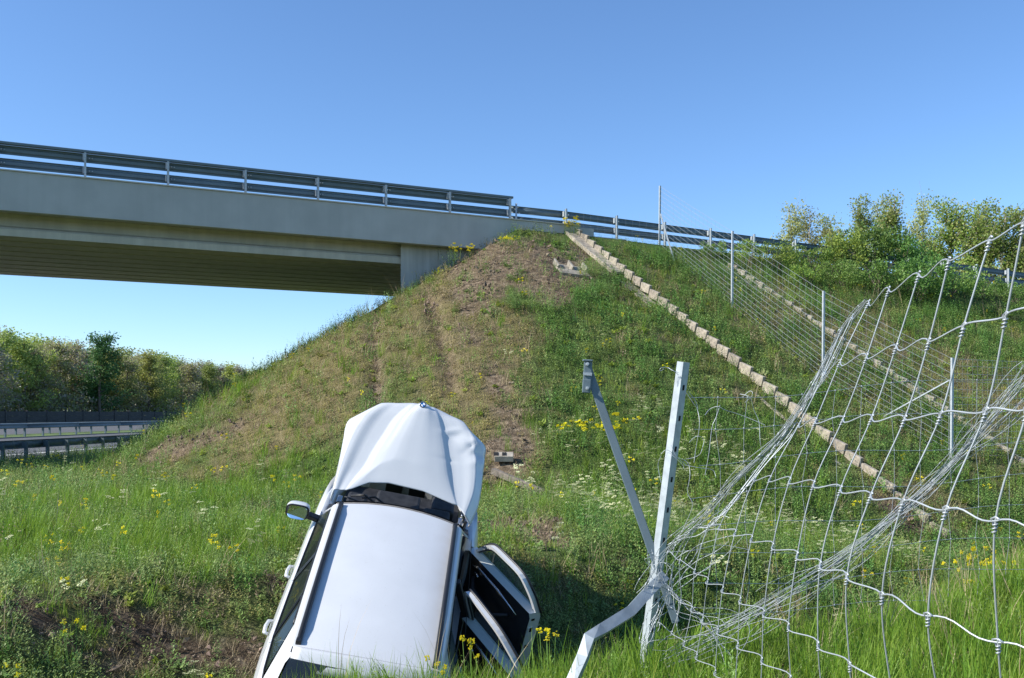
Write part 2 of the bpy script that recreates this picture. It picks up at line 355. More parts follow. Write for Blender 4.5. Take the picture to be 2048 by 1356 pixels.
def mixc(f, a, bb):
    mx = N.new('ShaderNodeMixRGB'); L.new(f, mx.inputs[0]); L.new(a, mx.inputs[1]); L.new(bb, mx.inputs[2]); return mx.outputs[0]
nA = nz(9); nB = nz(38)
soilc = ramp(nA, [(.3, (.07, .055, .038)), (.5, (.15, .113, .077)), (.72, (.30, .24, .17))])
thatch = ramp(nB, [(.3, (.085, .075, .035)), (.5, (.17, .145, .07)), (.7, (.28, .23, .12))])
green = ramp(nB, [(.3, (.035, .06, .018)), (.55, (.07, .105, .03)), (.75, (.13, .15, .05))])
def attr(n): q = N.new('ShaderNodeAttribute'); q.attribute_name = n; return q.outputs['Fac']
c_ = mixc(attr('dryness'), green, thatch); darkc = ramp(nA, [(.3, (.03, .022, .015)), (.5, (.075, .055, .038)), (.72, (.15, .118, .085))]); soilc = mixc(attr('ditch_dark'), soilc, darkc); c_ = mixc(attr('soil'), c_, soilc); L.new(c_, b.inputs['Base Color'])
bp = N.new('ShaderNodeBump'); bp.inputs['Strength'].default_value = .9; bp.inputs['Distance'].default_value = .05; L.new(nB, bp.inputs['Height']); L.new(bp.outputs[0], b.inputs['Normal'])
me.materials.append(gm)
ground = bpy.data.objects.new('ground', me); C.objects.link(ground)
tag(ground, 'grassy embankment, ditch and verge with bare brown soil patches', kind='structure')

# ---------------------------------------------------------------- motorway
mdir = nrm([.0664, .9978]); mper = np.array([mdir[1], -mdir[0]])   # right of travel
def MW(perp, t, z): q = mper*perp+mdir*t; return np.array([q[0], q[1], z+EZ])
def road(name, pa, pb, za, zb, m, label, t0=18, t1=420, h=None):
    mb = MB(); mb.grid([[MW(pa, t, za), MW(pb, t, zb)] for t in np.linspace(t0, t1, 30)])
    o = mb.build(name, m); tag(o, label, kind='structure'); return o
road('road', -33.2, -20.6, -1.44, -1.74, M['asph'], 'grey asphalt motorway carriageway beyond the embankment')
road('median_strip', -37.0, -33.2, -1.42, -1.436, mat('median_grass', (.085, .13, .03), .9, 0, .4, 1.5, bump=1, bs=20, coord='Object'), 'grass strip between the two carriageways')
road('far_road', -50, -37.0, -1.25, -1.416, M['asph'], 'far asphalt carriageway')
road('far_verge', -62, -50, -1.25, -1.25, gm, 'ground strip under the noise barrier')
WP = [(0, -.155), (.045, -.13), (.045, -.085), (0, -.045), (0, .045), (.045, .085), (.045, .13), (0, .155)]
mr_ = empty('road_marking'); tag(mr_, 'white edge line painted along the motorway carriageway', 'road marking')
m = MB(); m.grid([[MW(-22.8, t, -1.683), MW(-22.6, t, -1.688)] for t in np.linspace(18, 420, 30)]); m.build('line', M['line'], mr_)
def w_beam_rail(name, perp, zt, side, t0, t1, sp, label, double=False):
    root = empty(name, MW(perp, t0, zt-.75)); o0 = MW(perp, t0, zt-.75)
    X3 = np.array([mper[0], mper[1], 0])*side
    n = int((t1-t0)/sp); pm = MB()
    pm.box((0, 0, .28), (.1, .1, .8), np.stack([X3, [mdir[0], mdir[1], 0], [0, 0, 1]], 1))
    first = None
    D = np.array([mdir[0], mdir[1], 0])
    for i in range(n):
        if first is None: first = pm.build('post', M['zincd'], root, (0, 0, 0))
        else: copyo(first, root, D*i*sp)
    sb = MB(); sb.box(X3*.1+np.array([0, 0, .6]), (.1, .06, .2), np.stack([X3, D, [0, 0, 1]], 1)); s0 = sb.build('spacer', M['zincd'], root)
    for i in range(1, n): copyo(s0, root, D*i*sp)
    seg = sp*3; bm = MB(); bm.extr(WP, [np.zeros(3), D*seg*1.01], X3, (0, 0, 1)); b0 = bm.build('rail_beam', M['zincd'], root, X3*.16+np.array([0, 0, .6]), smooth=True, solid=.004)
    for i in range(1, int(n/3)+1): copyo(b0, root, X3*(.16+.003*(i % 2))+np.array([0, 0, .6])+D*i*seg)
    if double:
        b1 = copyo(b0, root, -X3*.22+np.array([0, 0, .6]))
        for i in range(1, int(n/3)+1): copyo(b1, root, -X3*(.22+.003*(i % 2))+np.array([0, 0, .6])+D*i*seg)
    tag(root, label, 'guardrail'); return root
w_beam_rail('guardrail', -19.75, -.98, -1, 26, 66, 1.40, 'steel guardrail on closely spaced posts along the near edge of the motorway')
w_beam_rail('guardrail', -33.6, -.63, 1, 38, 110, 2.0, 'double sided steel guardrail in the grass median of the motorway', True)
w_beam_rail('guardrail', -36.6, -.72, -1, 40, 120, 4.0, 'far steel guardrail on the other side of the grass median')
nb = empty('noise_barrier', MW(-54.5, 66, -1.25)); tag(nb, 'low dark panelled barrier standing between the motorway and the wood', 'noise barrier')
D3 = np.array([mdir[0], mdir[1], 0]); X3 = np.array([mper[0], mper[1], 0])
m = MB(); Rm = np.stack([X3, D3, [0, 0, 1]], 1)
for zz in (.25, .72, 1.19): m.box(D3*1.8+np.array([0, 0, zz]), (.12 if zz != .72 else .1, 3.5, .455), Rm)
p0 = m.build('panel', M['barrier'], nb); m = MB(); m.box((0, 0, .75), (.2, .16, 1.6), Rm); q0 = m.build('post', M['barrierp'], nb)
for i in range(1, 46): copyo(p0, nb, D3*3.6*i); copyo(q0, nb, D3*3.6*i)

# ---------------------------------------------------------------- bridge
BA = 0.55     # right end of the fascia beam in road coordinates
br = empty('road_bridge', AB(-6.3, 0, 4)); tag(br, 'concrete overpass with grey edge beam crossing above the motorway', 'bridge')
O = np.array(br.location)
Rr = np.stack([[r_[0], r_[1], 0], [p_[0], p_[1], 0], [0, 0, 1]], 1)   # columns: along, out, up
def bx(mb, a0, a1, b0, b1, z0, z1): mb.box(AB((a0+a1)/2, (b0+b1)/2, (z0+z1)/2)-O, (a1-a0, abs(b1-b0), z1-z0), Rr); return mb
LEFT = -46
m = MB()
# edge beam: top cap slightly wider, drip edge below
prof = [(0, 6.93), (0, 5.80), (-.05, 5.78), (-.30, 5.80), (-.30, 5.90), (-.42, 5.95), (-.42, 6.95)]
pts = [AB(LEFT, 0, 0)-O, AB(BA, 0, 0)-O]
m.extr([(x, z) for x, z in prof], pts, (p_[0], p_[1], 0), (0, 0, 1), close=True, cap=True)
m.build('edge_beam', M['conc'], br)
m = MB()
for q_ in (5.6,): m.box(AB(BA-q_*8.1, .0015, 6.36)-O, (.018, .006, 1.06), Rr)
m.build('joint', M['concd'], br)
m = MB(); m.box(AB((LEFT+BA)/2, -.21, 6.955)-O, (BA-LEFT, .50, .035), Rr); m.build('coping', mat('coping_pale', (.55, .5, .42), .85, 0, .1, 2), br)
m = MB(); bx(m, LEFT, .45, -9.9, -.9, 5.88, 6.5); bx(m, LEFT, -4.92, -.89, -.44, 5.88, 6.5); m.build('deck_slab', M['concb'], br)
m = MB(); bx(m, LEFT, 1.2, -10.35, -9.92, 5.8, 6.95); m.build('edge_beam', M['conc'], br)
m = MB(); m.box(AB((LEFT-5.3)/2, -5.15, 6.52)-O, (-5.3-LEFT, 9.3, .04), Rr); m.build('road_surface', M['asph'], br)
# inverted-T girders side by side
gp = [(-.41, 0), (.41, 0), (.41, .20), (.36, .26), (.13, .34), (.10, .60), (.13, .70), (-.13, .70), (-.10, .60), (-.13, .34), (-.36, .26), (-.41, .20)]
g0 = None
for i in range(9):
    b_ = -1.02-1.01*i
    if g0 is None:
        m = MB(); m.extr(gp, [AB(LEFT, b_, 5.17)-O, AB(-6.05, b_, 5.17)-O], (p_[0], p_[1], 0), (0, 0, 1), close=True, cap=True)
        g0 = m.build('girder', M['concb'], br)
    else: copyo(g0, br, Vector((p_[0]*(-1.01*i)+r_[0]*.561*1.01*i, p_[1]*(-1.01*i)+r_[1]*.561*1.01*i, 0)))
m = MB()
for i in range(8): b_ = -1.525-1.01*i; bx(m, LEFT, -6.3+.561*(-b_-.5), b_-.13, b_+.13, 5.33, 5.38)
m.build('joint_former', M['concd'], br)
m = MB()
def sk(pts, z0, z1):
    n = len(pts); m.add([AB(a, b, z)-O for z in (z0, z1) for a, b in pts], [tuple(range(n)), tuple(range(2*n-1, n-1, -1))]+[(i, i+n, (i+1) % n+n, (i+1) % n) for i in range(n)])
sk([(-6.28, -.52), (-4.9, -.52), (-4.9+5.2, -9.8), (-6.28+5.2, -9.8)], 1.4, 5.86); m.build('abutment_wall', streaky(mat('abutment_concrete', (.45, .44, .40), .85, 0, .08, 1.5, bump=.15), .3), br)
m = MB(); bx(m, -4.9, -1.0, -.86, -.48, 2.4, 6.4); m.build('wing_wall', mat('wing_concrete', (.43, .42, .38), .85, 0, .08, 1.5, bump=.15), br)
m = MB(); m.beam(AB(-3.35, .05, 5.50)-O, AB(-.55, .12, 6.60)-O, .10, .09); m.build('sloping_kerb', M['concp'], br)
m = MB(); bx(m, BA, 1.15, -.40, -.05, 6.42, 6.90); m.build('end_block', M['conc'], br)
m = MB(); bx(m, 1.15, 2.6, -.30, -.08, 6.38, 6.62); m.build('kerb', M['concp'], br)
m = MB(); bx(m, -46.6, -46, -9.9, -.5, -2, 5.9); m.build('far_abutment', M['conc'], br)

def bridge_rail(name, s0, n, sp, zb_fn, cap, label, bpost, top, beams):
    """posts at a = s0 + i*sp (going right), beams behind the posts"""
    root = empty(name, AB(s0, bpost, zb_fn(s0))); o = np.array(root.location)
    m = MB()
    I = [(-.03, -.05), (.03, -.05), (.03, -.042), (.004, -.042), (.004, .042), (.03, .042), (.03, .05), (-.03, .05), (-.03, .042), (-.004, .042), (-.004, -.042), (-.03, -.042)]
    m.extr(I, [(0, 0, -.25), (0, 0, top-.06 if cap else top)], Rr[:, 0], Rr[:, 1], close=True, cap=True)
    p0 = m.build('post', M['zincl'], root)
    sbm = MB(); sbm.box((0, 0, 0), (.09, .10, .19), Rr)
    s0_ = sbm.build('spacer', M['zincl'], root, -Rr[:, 1]*.10-Rr[:, 0]*.02+np.array([0, 0, beams[0]])); s1_ = copyo(s0_, root, -Rr[:, 1]*.10-Rr[:, 0]*.02+np.array([0, 0, beams[1]]))
    W2 = [(x, z*.88) for x, z in WP]
    zz = [zb_fn(s0+i*sp)-zb_fn(s0) for i in range(n+1)]
    for i in range(n):
        off = Rr[:, 0]*sp*i+np.array([0, 0, zz[i]])
        if i: copyo(p0, root, off); copyo(s0_, root, Vector(off)+s0_.location); copyo(s1_, root, Vector(off)+s1_.location)
        if i < n-1 or cap:
            for z in beams:
                if i == n-1: continue
                m = MB(); e = Rr[:, 0]*sp*(i+1)+np.array([0, 0, zz[i+1]])
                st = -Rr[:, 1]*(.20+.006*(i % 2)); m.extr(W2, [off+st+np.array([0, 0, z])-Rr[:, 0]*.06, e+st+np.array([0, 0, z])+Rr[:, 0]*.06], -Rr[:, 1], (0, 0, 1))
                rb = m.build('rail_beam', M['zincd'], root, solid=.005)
                for q in (-.10, .10):
                    pass
                bo = MB()
                for dx in (.12, .2):
                    bo.box(off+st+Rr[:, 0]*dx+Rr[:, 1]*.035+np.array([0, 0, z]), (.03, .03, .03), Rr)
                bo.build('bolt', M['zincl'], rb)
    if cap:
        m = MB(); m.box(Rr[:, 0]*sp*(n-1)/2-Rr[:, 1]*.10+np.array([0, 0, top]), (sp*(n-1)+.3, .16, .075), Rr); m.build('top_rail', M['zincd'], root, bevel=.01)
    tag(root, label, 'guardrail'); return root
def a_of(k): return None
# bridge posts: solve a of the last bridge post from its picture column
def a_at(px, b):
    u = (px-1024)/F; P = A_+p_*b; return (u*P[1]-P[0])/(r_[0]-u*r_[1])
aL = a_at(1020, -.2); sp = 2.33
bridge_rail('guardrail', aL-sp*19, 20, sp, lambda a: 6.96, True, 'bluish steel guardrail with square top rail standing on the edge of the bridge', -.2, .835, (.665, .285))
aR = a_at(1132, -.2)
bridge_rail('guardrail', aR, 14, 2.2, lambda a: 6.66-.026*max(a, 0), False, 'steel guardrail running down the approach road above the grassy slope', -.2, .92, (.74, .36))
# connection between the two rails
m = MB(); root = empty('guardrail', AB(aL+.25, -.2, 6.7)); tag(root, 'short steel guardrail piece joining bridge rail and approach rail', 'guardrail')
for z in (.70, .33):
    for_ = MB(); for_.extr([(x, q*.88) for x, q in WP], [Rr[:, 0]*(-.1)-Rr[:, 1]*.205+np.array([0, 0, z]), Rr[:, 0]*(aR-aL-.2)-Rr[:, 1]*.205+np.array([0, 0, z])], -Rr[:, 1], (0, 0, 1)); for_.build('rail_beam', M['zincd'], root, smooth=True, solid=.005)
m.tube([(0, 0, -.2), (0, 0, .88)], .035, 8); m.tube([(0, 0, .12), tuple(-Rr[:, 0]*.25+np.array([0, 0, .12]))], .02, 6); m.build('post', M['zincl'], root, smooth=True)

# ---------------------------------------------------------------- precast drainage steps
def slope_axes():
    d = nrm([p_[0], p_[1], -.572]); a = np.array([r_[0], r_[1], 0]); return d, a, np.cross(a, d)
dS, aS, nS = slope_axes(); nS = nS if nS[2] > 0 else -nS
def gutter(aa, n, label, t0=.1, L_=.50, grp=None, hw=.30, mt='concp'):
    root = empty('drainage_channel', AB(aa, t0, T0(*(A_+r_*aa+p_*t0)))); o = np.array(root.location); tag(root, label, 'drainage channel', grp)
    b0 = w0 = l0 = None
    for i in range(n):
        q = A_+r_*aa+p_*(t0+i*L_); base = np.array([q[0], q[1], float(T0(q[0], q[1]))+EZ])-o
        jit = random.uniform(-.012, .012)
        if b0 is None:
            m = MB(); m.box((0, 0, 0), (.36, L_*1.145*.985, .07), np.stack([aS, dS, nS], 1)); b0 = m.build('channel_slab', M[mt], root, bevel=.006)
            m = MB(); R2 = np.stack([aS, nrm(dS+nS*.17), nrm(nS-dS*.17)], 1)
            m.box((0, 0, 0), (.10, L_*1.145*.89, .27), R2); w0 = m.build('side_block', M[mt], root, bevel=.008)
            m = MB(); m.box((0, 0, 0), (.09, L_*1.145*.97, .13), np.stack([aS, dS, nS], 1)); l0 = m.build('edge_block', M[mt], root, bevel=.006)
            o1, o2, o3 = b0, w0, l0
        else: o1, o2, o3 = copyo(b0, root), copyo(w0, root), copyo(l0, root)
        dp = .0 if (i < 7 and mt == 'concp') else .13
        o1.location = base+nS*(.03-dp); o2.location = base+aS*.23+nS*(hw*.36+jit-max(0, i-23)*.012-(.05 if mt == 'concd' else 0))+dS*jit; o3.location = base-aS*.22+nS*(.04-dp)
        o2.rotation_euler = (random.uniform(-.02, .02), random.uniform(-.03, .03), random.uniform(-.03, .03))
    return root
gutter(.12, 33, 'pale stepped concrete drainage channel running down the slope from the bridge end', grp=None)
gutter(6.1, 34, 'weedy stepped concrete drainage channel behind the wire fence on the right slope', t0=1.6, hw=.10, mt='concd')
# loose precast elements
def element(px, py, label, cells=2, scale=1, rotz=0, w_=.52, l_=.62):
    c = hit(px, py); root = empty('concrete_element', c-np.array([0, 0, .03])); tag(root, label, 'concrete slab')
    ca, sa = math.cos(rotz), math.sin(rotz); ax = nrm(aS*ca+dS*sa); ay = nrm(-aS*sa+dS*ca); az = nS; R2 = np.stack([ax, ay, az], 1)
    m = MB(); m.box(-az*.02*scale, (w_*scale*cells, l_*scale, .06*scale), R2)
    for i in range(cells+1): m.box(ax*(i-cells/2)*w_*scale*.96+az*.08*scale, (.07*scale, l_*scale*.98, .2*scale), R2)
    m.build('shell', M['elem'], root, bevel=.01)
    m = MB(); m.box(ay*(l_*.5+.2)*scale+az*.03*scale, (w_*scale*cells*.98, .42*scale, .10*scale), R2); m.build('front_slab', M['elem'], root, bevel=.01)
    return root
M['elem'] = mat('concrete_weathered', (.27, .245, .20), .9, 0, .3, 6, bump=.4, bs=40)
element(1140, 536, 'concrete trough with two cells lying in the brown mulch under the bridge end', 2, 1.0, .18)
c = hit(1008, 925); root = empty('drain_inlet', c); tag(root, 'grey concrete inlet block with slots half buried beside the crashed car', 'drain inlet')
cY = c[1]; W_ = 38/F*cY; H_ = 27/F*cY
m = MB(); Rz = np.stack([[1, 0, 0], nrm([0, 1, .35]), nrm([0, -.35, 1])], 1)
m.box((0, 0, .10), (W_, H_*.9, .14), Rz); m.build('block', M['concd'], root, bevel=.015)
for i, k in enumerate((-.42, -.05, .07)):
    m = MB(); m.box(np.array([k*W_, -.02, .10])+Rz[:, 2]*.071, (.04 if i else .10, H_*.6, .012), Rz); m.build('slot', M['gap'], root)
c1 = hit(985, 950); c2 = hit(1090, 990); m = MB(); root = empty('kerb_stone', (c1+c2)/2); tag(root, 'long brown kerb stone lying in the grass right of the crashed car', 'kerb stone')
m.beam(c1-(c1+c2)/2+np.array([0, 0, .08]), c2-(c1+c2)/2+np.array([0, 0, .03]), .12, .14); m.build('stone', M['kstone'], root, bevel=.02)
#PART2

# ---------------------------------------------------------------- the crashed car (x forward, y left, z up)
CR = np.array([[0.0011, -0.9774, 0.2115], [0.9179, -0.083, -0.3881], [0.3968, 0.1945, 0.897]])
car = empty('crashed_car', (-1.431, 9.623, -2.455+EZ), Matrix(CR.tolist()))
tag(car, 'white estate car stuck nose up in the ditch with buckled bonnet and open doors', 'car')
def ip(x, xs_, ys_): return float(np.interp(x, xs_, ys_))
WX = [-2.25, -2.12, -1.8, -1.3, -.6, .6, 1.3, 1.7, 2.0, 2.15, 2.22]; WY = [.62, .80, .865, .893, .90, .90, .895, .88, .82, .70, .56]
ZB = lambda x: ip(x, [-2.2, -1.8, 0, .9, 1.4, 2.0, 2.2], [1.03, 1.045, 1.02, .985, .95, .85, .74])
def side_pts(x, s, drop=0):
    wv = ip(x, WX, WY); zb = ZB(x)
    P = [(wv-.12, .24), (wv-.03, .30), (wv-.015, .42), (wv-.004, .55), (wv-.012, .70), (wv+.002, .83), (wv-.012, .87), (wv-.035, .94), (wv-.062, zb-.012), (wv-.085, zb)]
    # wheel arch: push lower points inward near the axles
    return [(x, s*y, z) for y, z in P]
ARCH = .36
def side_mesh(x0, x1, s, n=14, arch=None):
    m = MB(); G = [side_pts(x, s) for x in np.linspace(x0, x1, n)]
    G = np.array(G)
    if arch is not None:
        for i in range(G.shape[0]):
            dx = abs(G[i, 0, 0]-arch)
            if dx < ARCH:
                zc = .33+math.sqrt(ARCH**2-dx**2); 
                for j in range(G.shape[1]):
                    if G[i, j, 2] < zc: G[i, j, 2] = zc+.0015*j; G[i, j, 1] = s*(abs(G[i, j, 1])+.008)
    m.grid(G, flip=(s > 0)); return m
for s in (1, -1):
    side_mesh(.80, 2.22, s, 40, 1.38).build('fender', M['paint'], car, smooth=True, solid=0)
    side_mesh(-2.25, -1.36, s, 34, -1.38).build('quarter_panel', M['paint'], car, smooth=True)
    m = MB(); m.box((-.28, s*.80, .27), (2.2, .14, .12)); m.build('sill', M['paint'], car, bevel=.02)
    # fender top flange beside the engine bay
    m = MB(); m.grid([[(x, s*(ip(x, WX, WY)-.085), ZB(x)), (x, s*(ip(x, WX, WY)-.15), ZB(x)-.004), (x, s*(ip(x, WX, WY)-.17), ZB(x)-.10)] for x in np.linspace(.70, 2.12, 16)], flip=(s < 0)); m.build('fender_flange', M['paint'], car, smooth=True)
# left doors (closed)
def handle(parent, x, s, y=None):
    m = MB(); yy = s*(ip(x, WX, WY)+.004)
    m.tube([(x+.10, yy-.01*s, .885), (x+.085, yy+.022*s, .888), (x, yy+.030*s, .892), (x-.085, yy+.022*s, .893), (x-.10, yy-.01*s, .893)], [.013, .017, .018, .017, .013], 8)
    h = m.build('handle', M['paint'], parent, smooth=True)
    m = MB(); G = []
    for i in range(9):
        a = 2*math.pi*i/8; G.append([(x+.07*math.cos(a), yy-.006*s, .888+.028*math.sin(a)), (x, yy-.012*s, .888)])
    m.grid(G, flip=(s > 0)); m.build('recess', M['shut'], parent, smooth=True)
for x0, x1, hx in ((.794, -.415, -.10), (-.423, -1.352, -.98)):
    o = side_mesh(x0, x1, 1, 24).build('door', M['paint'], car, smooth=True, solid=.0)
    o.data.flip_normals(); handle(o, hx, 1)
# greenhouse
def lvl(k, u, s):
    x0 = [.98, .80, .40, .40][k]; x1 = [-2.06, -1.84, -1.42, -1.88][k]; x = x0+(x1-x0)*u
    wv = ip(x, WX, WY)
    if k == 0: return (x, s*(wv-.085), ZB(x))
    if k == 1: return (x, s*(wv-.095), ZB(x)+.028)
    bow = .03*math.sin(math.pi*min(1, max(0, u)))
    if k == 2: return (x, s*(.665-.03*u), 1.345+bow-.035*u)
    return (x, s*(.615-.035*u), 1.425+bow-.03*u)
NU = 26
for s in (1, -1):
    m = MB(); U = np.linspace(0, 1, NU)
    m.grid([[lvl(0, u, s), lvl(1, u, s)] for u in U], flip=(s < 0)); m.build('belt_trim', M['black'], car)
    # cant rail: from glass top to roof edge, rounded
    def cant(u, q, s=s):
        a = np.array(lvl(2, u, s)); b_ = np.array(lvl(3, u, s)); p = a+(b_-a)*q; p[1] += s*.012*math.sin(math.pi*q); p[2] += .012*math.sin(math.pi*q); return p
    m = MB(); m.grid([[cant(u, q) for q in np.linspace(0, 1, 5)] for u in U], flip=(s < 0)); m.build('roof_side', M['paint'], car, smooth=True, solid=.0)
    # rear pillar
    m = MB(); a, b_, c_2, d_ = lvl(0, 1, s), lvl(1, 1, s), lvl(2, 1, s), lvl(3, 1, s)
    R_ = [(-2.10, s*.66, 1.03), (-2.03, s*.64, 1.20), (-1.95, s*.60, 1.34), (-1.90, s*.56, 1.395)]
    m.grid([[a, R_[0]], [b_, R_[1]], [c_2, R_[2]], [d_, R_[3]]], flip=(s > 0)); m.build('rear_pillar', M['paint'], car, smooth=True)
    # front pillar
    m = MB(); Gf = [[np.array([.98, s*.775, ZB(.98)])*(1-t)+np.array([.40, s*.62, 1.425])*t, np.array([1.02, s*.72, ZB(.98)+.01])*(1-t)+np.array([.43, s*.56, 1.44])*t] for t in np.linspace(0, 1, 8)]
    m.grid(Gf, flip=(s > 0)); m.build('front_pillar', M['paint'], car, smooth=True, solid=.02)
    if s == 1:
        m = MB(); m.grid([[lvl(1, u, s), lvl(2, u, s)] for u in np.linspace(.0, .985, 20)], flip=(s < 0)); m.build('side_window', M['glass'], car, smooth=True)
        m = MB()
        for ux in (.455, .475, .80):
            a = np.array(lvl(1, ux, s)); b_ = np.array(lvl(2, ux*.98, s)); m.beam(a+[0, s*.004, 0], b_+[0, s*.004, 0], .035, .012, (0, s, 0))
        m.build('window_pillar', M['black'], car)
        m = MB(); m.tube([np.array(lvl(2, u, s))+[0, s*.006, -.004] for u in U], .010, 6); m.tube([np.array(lvl(1, u, s))+[0, s*.006, 0] for u in U], .008, 6); m.build('window_seal', M['black'], car, smooth=True)
    else:
        m = MB(); m.grid([[lvl(1, u, s), lvl(2, u, s)] for u in np.linspace(.82, .985, 6)], flip=(s < 0)); m.build('side_window', M['glass'], car, smooth=True)
        m = MB(); m.beam((-.43, -.85, .30), (-.44, -.80, 1.0), .09, .10, (0, 1, 0)); m.beam((-.44, -.80, 1.0), (-.46, -.655, 1.36), .07, .06, (0, 1, 0)); m.build('centre_pillar', M['trim'], car, bevel=.01)
        m = MB(); m.beam((-1.36, -.84, .60), (-1.30, -.78, 1.05), .10, .05, (0, 1, 0)); m.build('door_shut_frame', M['shut'], car, bevel=.01)
# roof
def roof(u, q):      # u along 0..1 front->rear, q across -1..1
    e = np.array(lvl(3, u, 1)); y = e[1]*q; fr = (1-q*q)
    return np.array([e[0]+.085*fr*(1-u)**1.5-.05*fr*u**6, y, e[2]+.052*fr*(.72+.28*math.sin(math.pi*u))])
m = MB(); m.grid([[roof(u, q) for q in np.linspace(-1, 1, 25)] for u in np.linspace(0, .972, 30)], flip=True); m.build('roof', M['paintr'], car, smooth=True, solid=.0)
m = MB(); m.grid([[roof(0, q)+np.array([dx, 0, dz]) for q in np.linspace(-1, 1, 25)] for dx, dz in ((.0, .003), (.025, .001), (.05, -.018))]); m.build('header_seal', M['seal'], car, smooth=True)
m = MB(); m.tube([roof(.975, q)+np.array([0, 0, .002]) for q in np.linspace(-.97, .97, 20)], .009, 5); m.build('hatch_seam', M['gap'], car)
# dusty stain on the right roof edge
for s in (1, -1):
    P = [np.array(roof(u, s*.93))+np.array([0, 0, .0]) for u in np.linspace(.02, .95, 14)]
    z = [.03]+[.046]*12+[.03]; m = MB()
    m.grid([[P[i]+np.array([0, s*dy, dz*z[i]/.046]) for dy, dz in ((-.020, .004), (-.020, .040), (-.010, .052), (.012, .052), (.02, .040), (.02, -.012))] for i in range(14)], flip=(s < 0))
    m.build('roof_rail', M['black'], car, smooth=True, weld=True)
    m = MB()
    for i in (0, 13): m.box(P[i]+np.array([0, 0, .012]), (.05, .045, .05))
    m.build('rail_foot', M['black'], car, bevel=.008)
# windscreen, cowl, engine bay
m = MB(); m.grid([[roof(0, q)*(1-t)*1+np.array([1.20-.20*q*q, q*.74, 1.015-.0*q*q])*t+np.array([.05*(1-t), 0, .03*math.sin(math.pi*t)]) for q in np.linspace(-.97, .97, 16)] for t in np.linspace(.02, 1, 8)]); m.build('windscreen', M['dglass'], car, smooth=True)
m = MB(); m.grid([[(1.14-.20*q*q+.0, q*.76, 1.03), (1.27-.17*q*q, q*.76, 1.00), (1.32-.17*q*q, q*.75, .92)] for q in np.linspace(-1, 1, 14)]); m.build('cowl', M['engine'], car, smooth=True)
m = MB(); m.box((1.62, 0, .70), (.85, 1.32, .12)); m.build('engine_bay', M['engine'], car)
m = MB()
m.box((1.52, .05, .84), (.55, .5, .14)); m.box((1.45, .50, .86), (.3, .22, .14)); m.box((1.70, -.46, .85), (.34, .26, .16)); m.box((1.40, -.40, .93), (.2, .3, .06))
m.build('engine_cover', M['engine'], car, bevel=.03)
m = MB()
for y0, y1 in ((.62, .1), (-.05, -.62)): m.tube([(1.23, y0, 1.05), (1.12, (y0+y1)/2, 1.07), (1.06, y1, 1.075)], .009, 6)
for y in (.3, .42): m.tube([(1.28, y-.12, 1.02), (1.34, y, 1.05), (1.36, y+.14, 1.0)], .012, 6)
m.tube([(1.05, -.66, 1.02), (1.22, -.70, 1.10), (1.10, -.74, 1.16)], .014, 6); m.tube([(1.0, -.69, 1.0), (1.15, -.72, 1.06)], .02, 6)
m.build('wiper', M['black'], car, smooth=True)
m = MB(); m.box((1.12, -.66, 1.03), (.16, .05, .09)); m.box((1.12, .66, 1.03), (.16, .05, .09)); m.tube([(1.2, -.70, 1.02), (1.15, -.66, 1.14)], .012, 6); m.build('hood_hinge', M['silver'], car, bevel=.008)
# bonnet: a creased, buckled panel lifted at the hinges
HC = {'c0': [(-.182, .755), (-.05, .757), (.12, .758), (.337, .762), (.558, .772), (.763, .783), (.88, .736)],
'c1': [(-.106, .734), (.033, .738), (.2, .732), (.36, .718), (.577, .688), (.843, .61), (1.094, .451)],
'c2': [(-.086, .616), (.059, .561), (.243, .48), (.443, .428), (.665, .355), (.907, .272), (1.171, .111)],
'c3': [(.073, .179), (.246, .18), (.429, .148), (.608, .12), (.791, .086), (.987, .042), (1.183, -.015)],
'c4': [(-.019, -.59), (.179, -.515), (.413, -.445), (.593, -.394), (.818, -.323), (1.002, -.253), (1.167, -.151)],
'c5': [(-.119, -.688), (.165, -.739), (.382, -.735), (.567, -.708), (.751, -.664), (.884, -.611), (1.069, -.485)],
'c6': [(-.18, -.768), (.029, -.819), (.246, -.827), (.463, -.819), (.653, -.81), (.813, -.793), (.933, -.655)]}
a_ = math.radians(35); HT = np.array([math.cos(a_), 0, math.sin(a_)]); HN = np.array([-math.sin(a_), 0, math.cos(a_)]); HO = np.array([1.15, 0, 1.27])
def crom(P, t):
    n = len(P)-1; x = t*n; i = min(int(x), n-1); f_ = x-i; g = lambda k: np.array(P[min(max(k, 0), n)], float)
    p0, p1, p2, p3 = g(i-1), g(i), g(i+1), g(i+2)
    return .5*((2*p1)+(-p0+p2)*f_+(2*p0-5*p1+4*p2-p3)*f_**2+(-p0+3*p1-3*p2+p3)*f_**3)
h0 = lambda t: .0
HH = {}   # heights (normal to the panel) along t for each line
def hp(t, base, front): return base+front*max(0, t-.72)**2*8
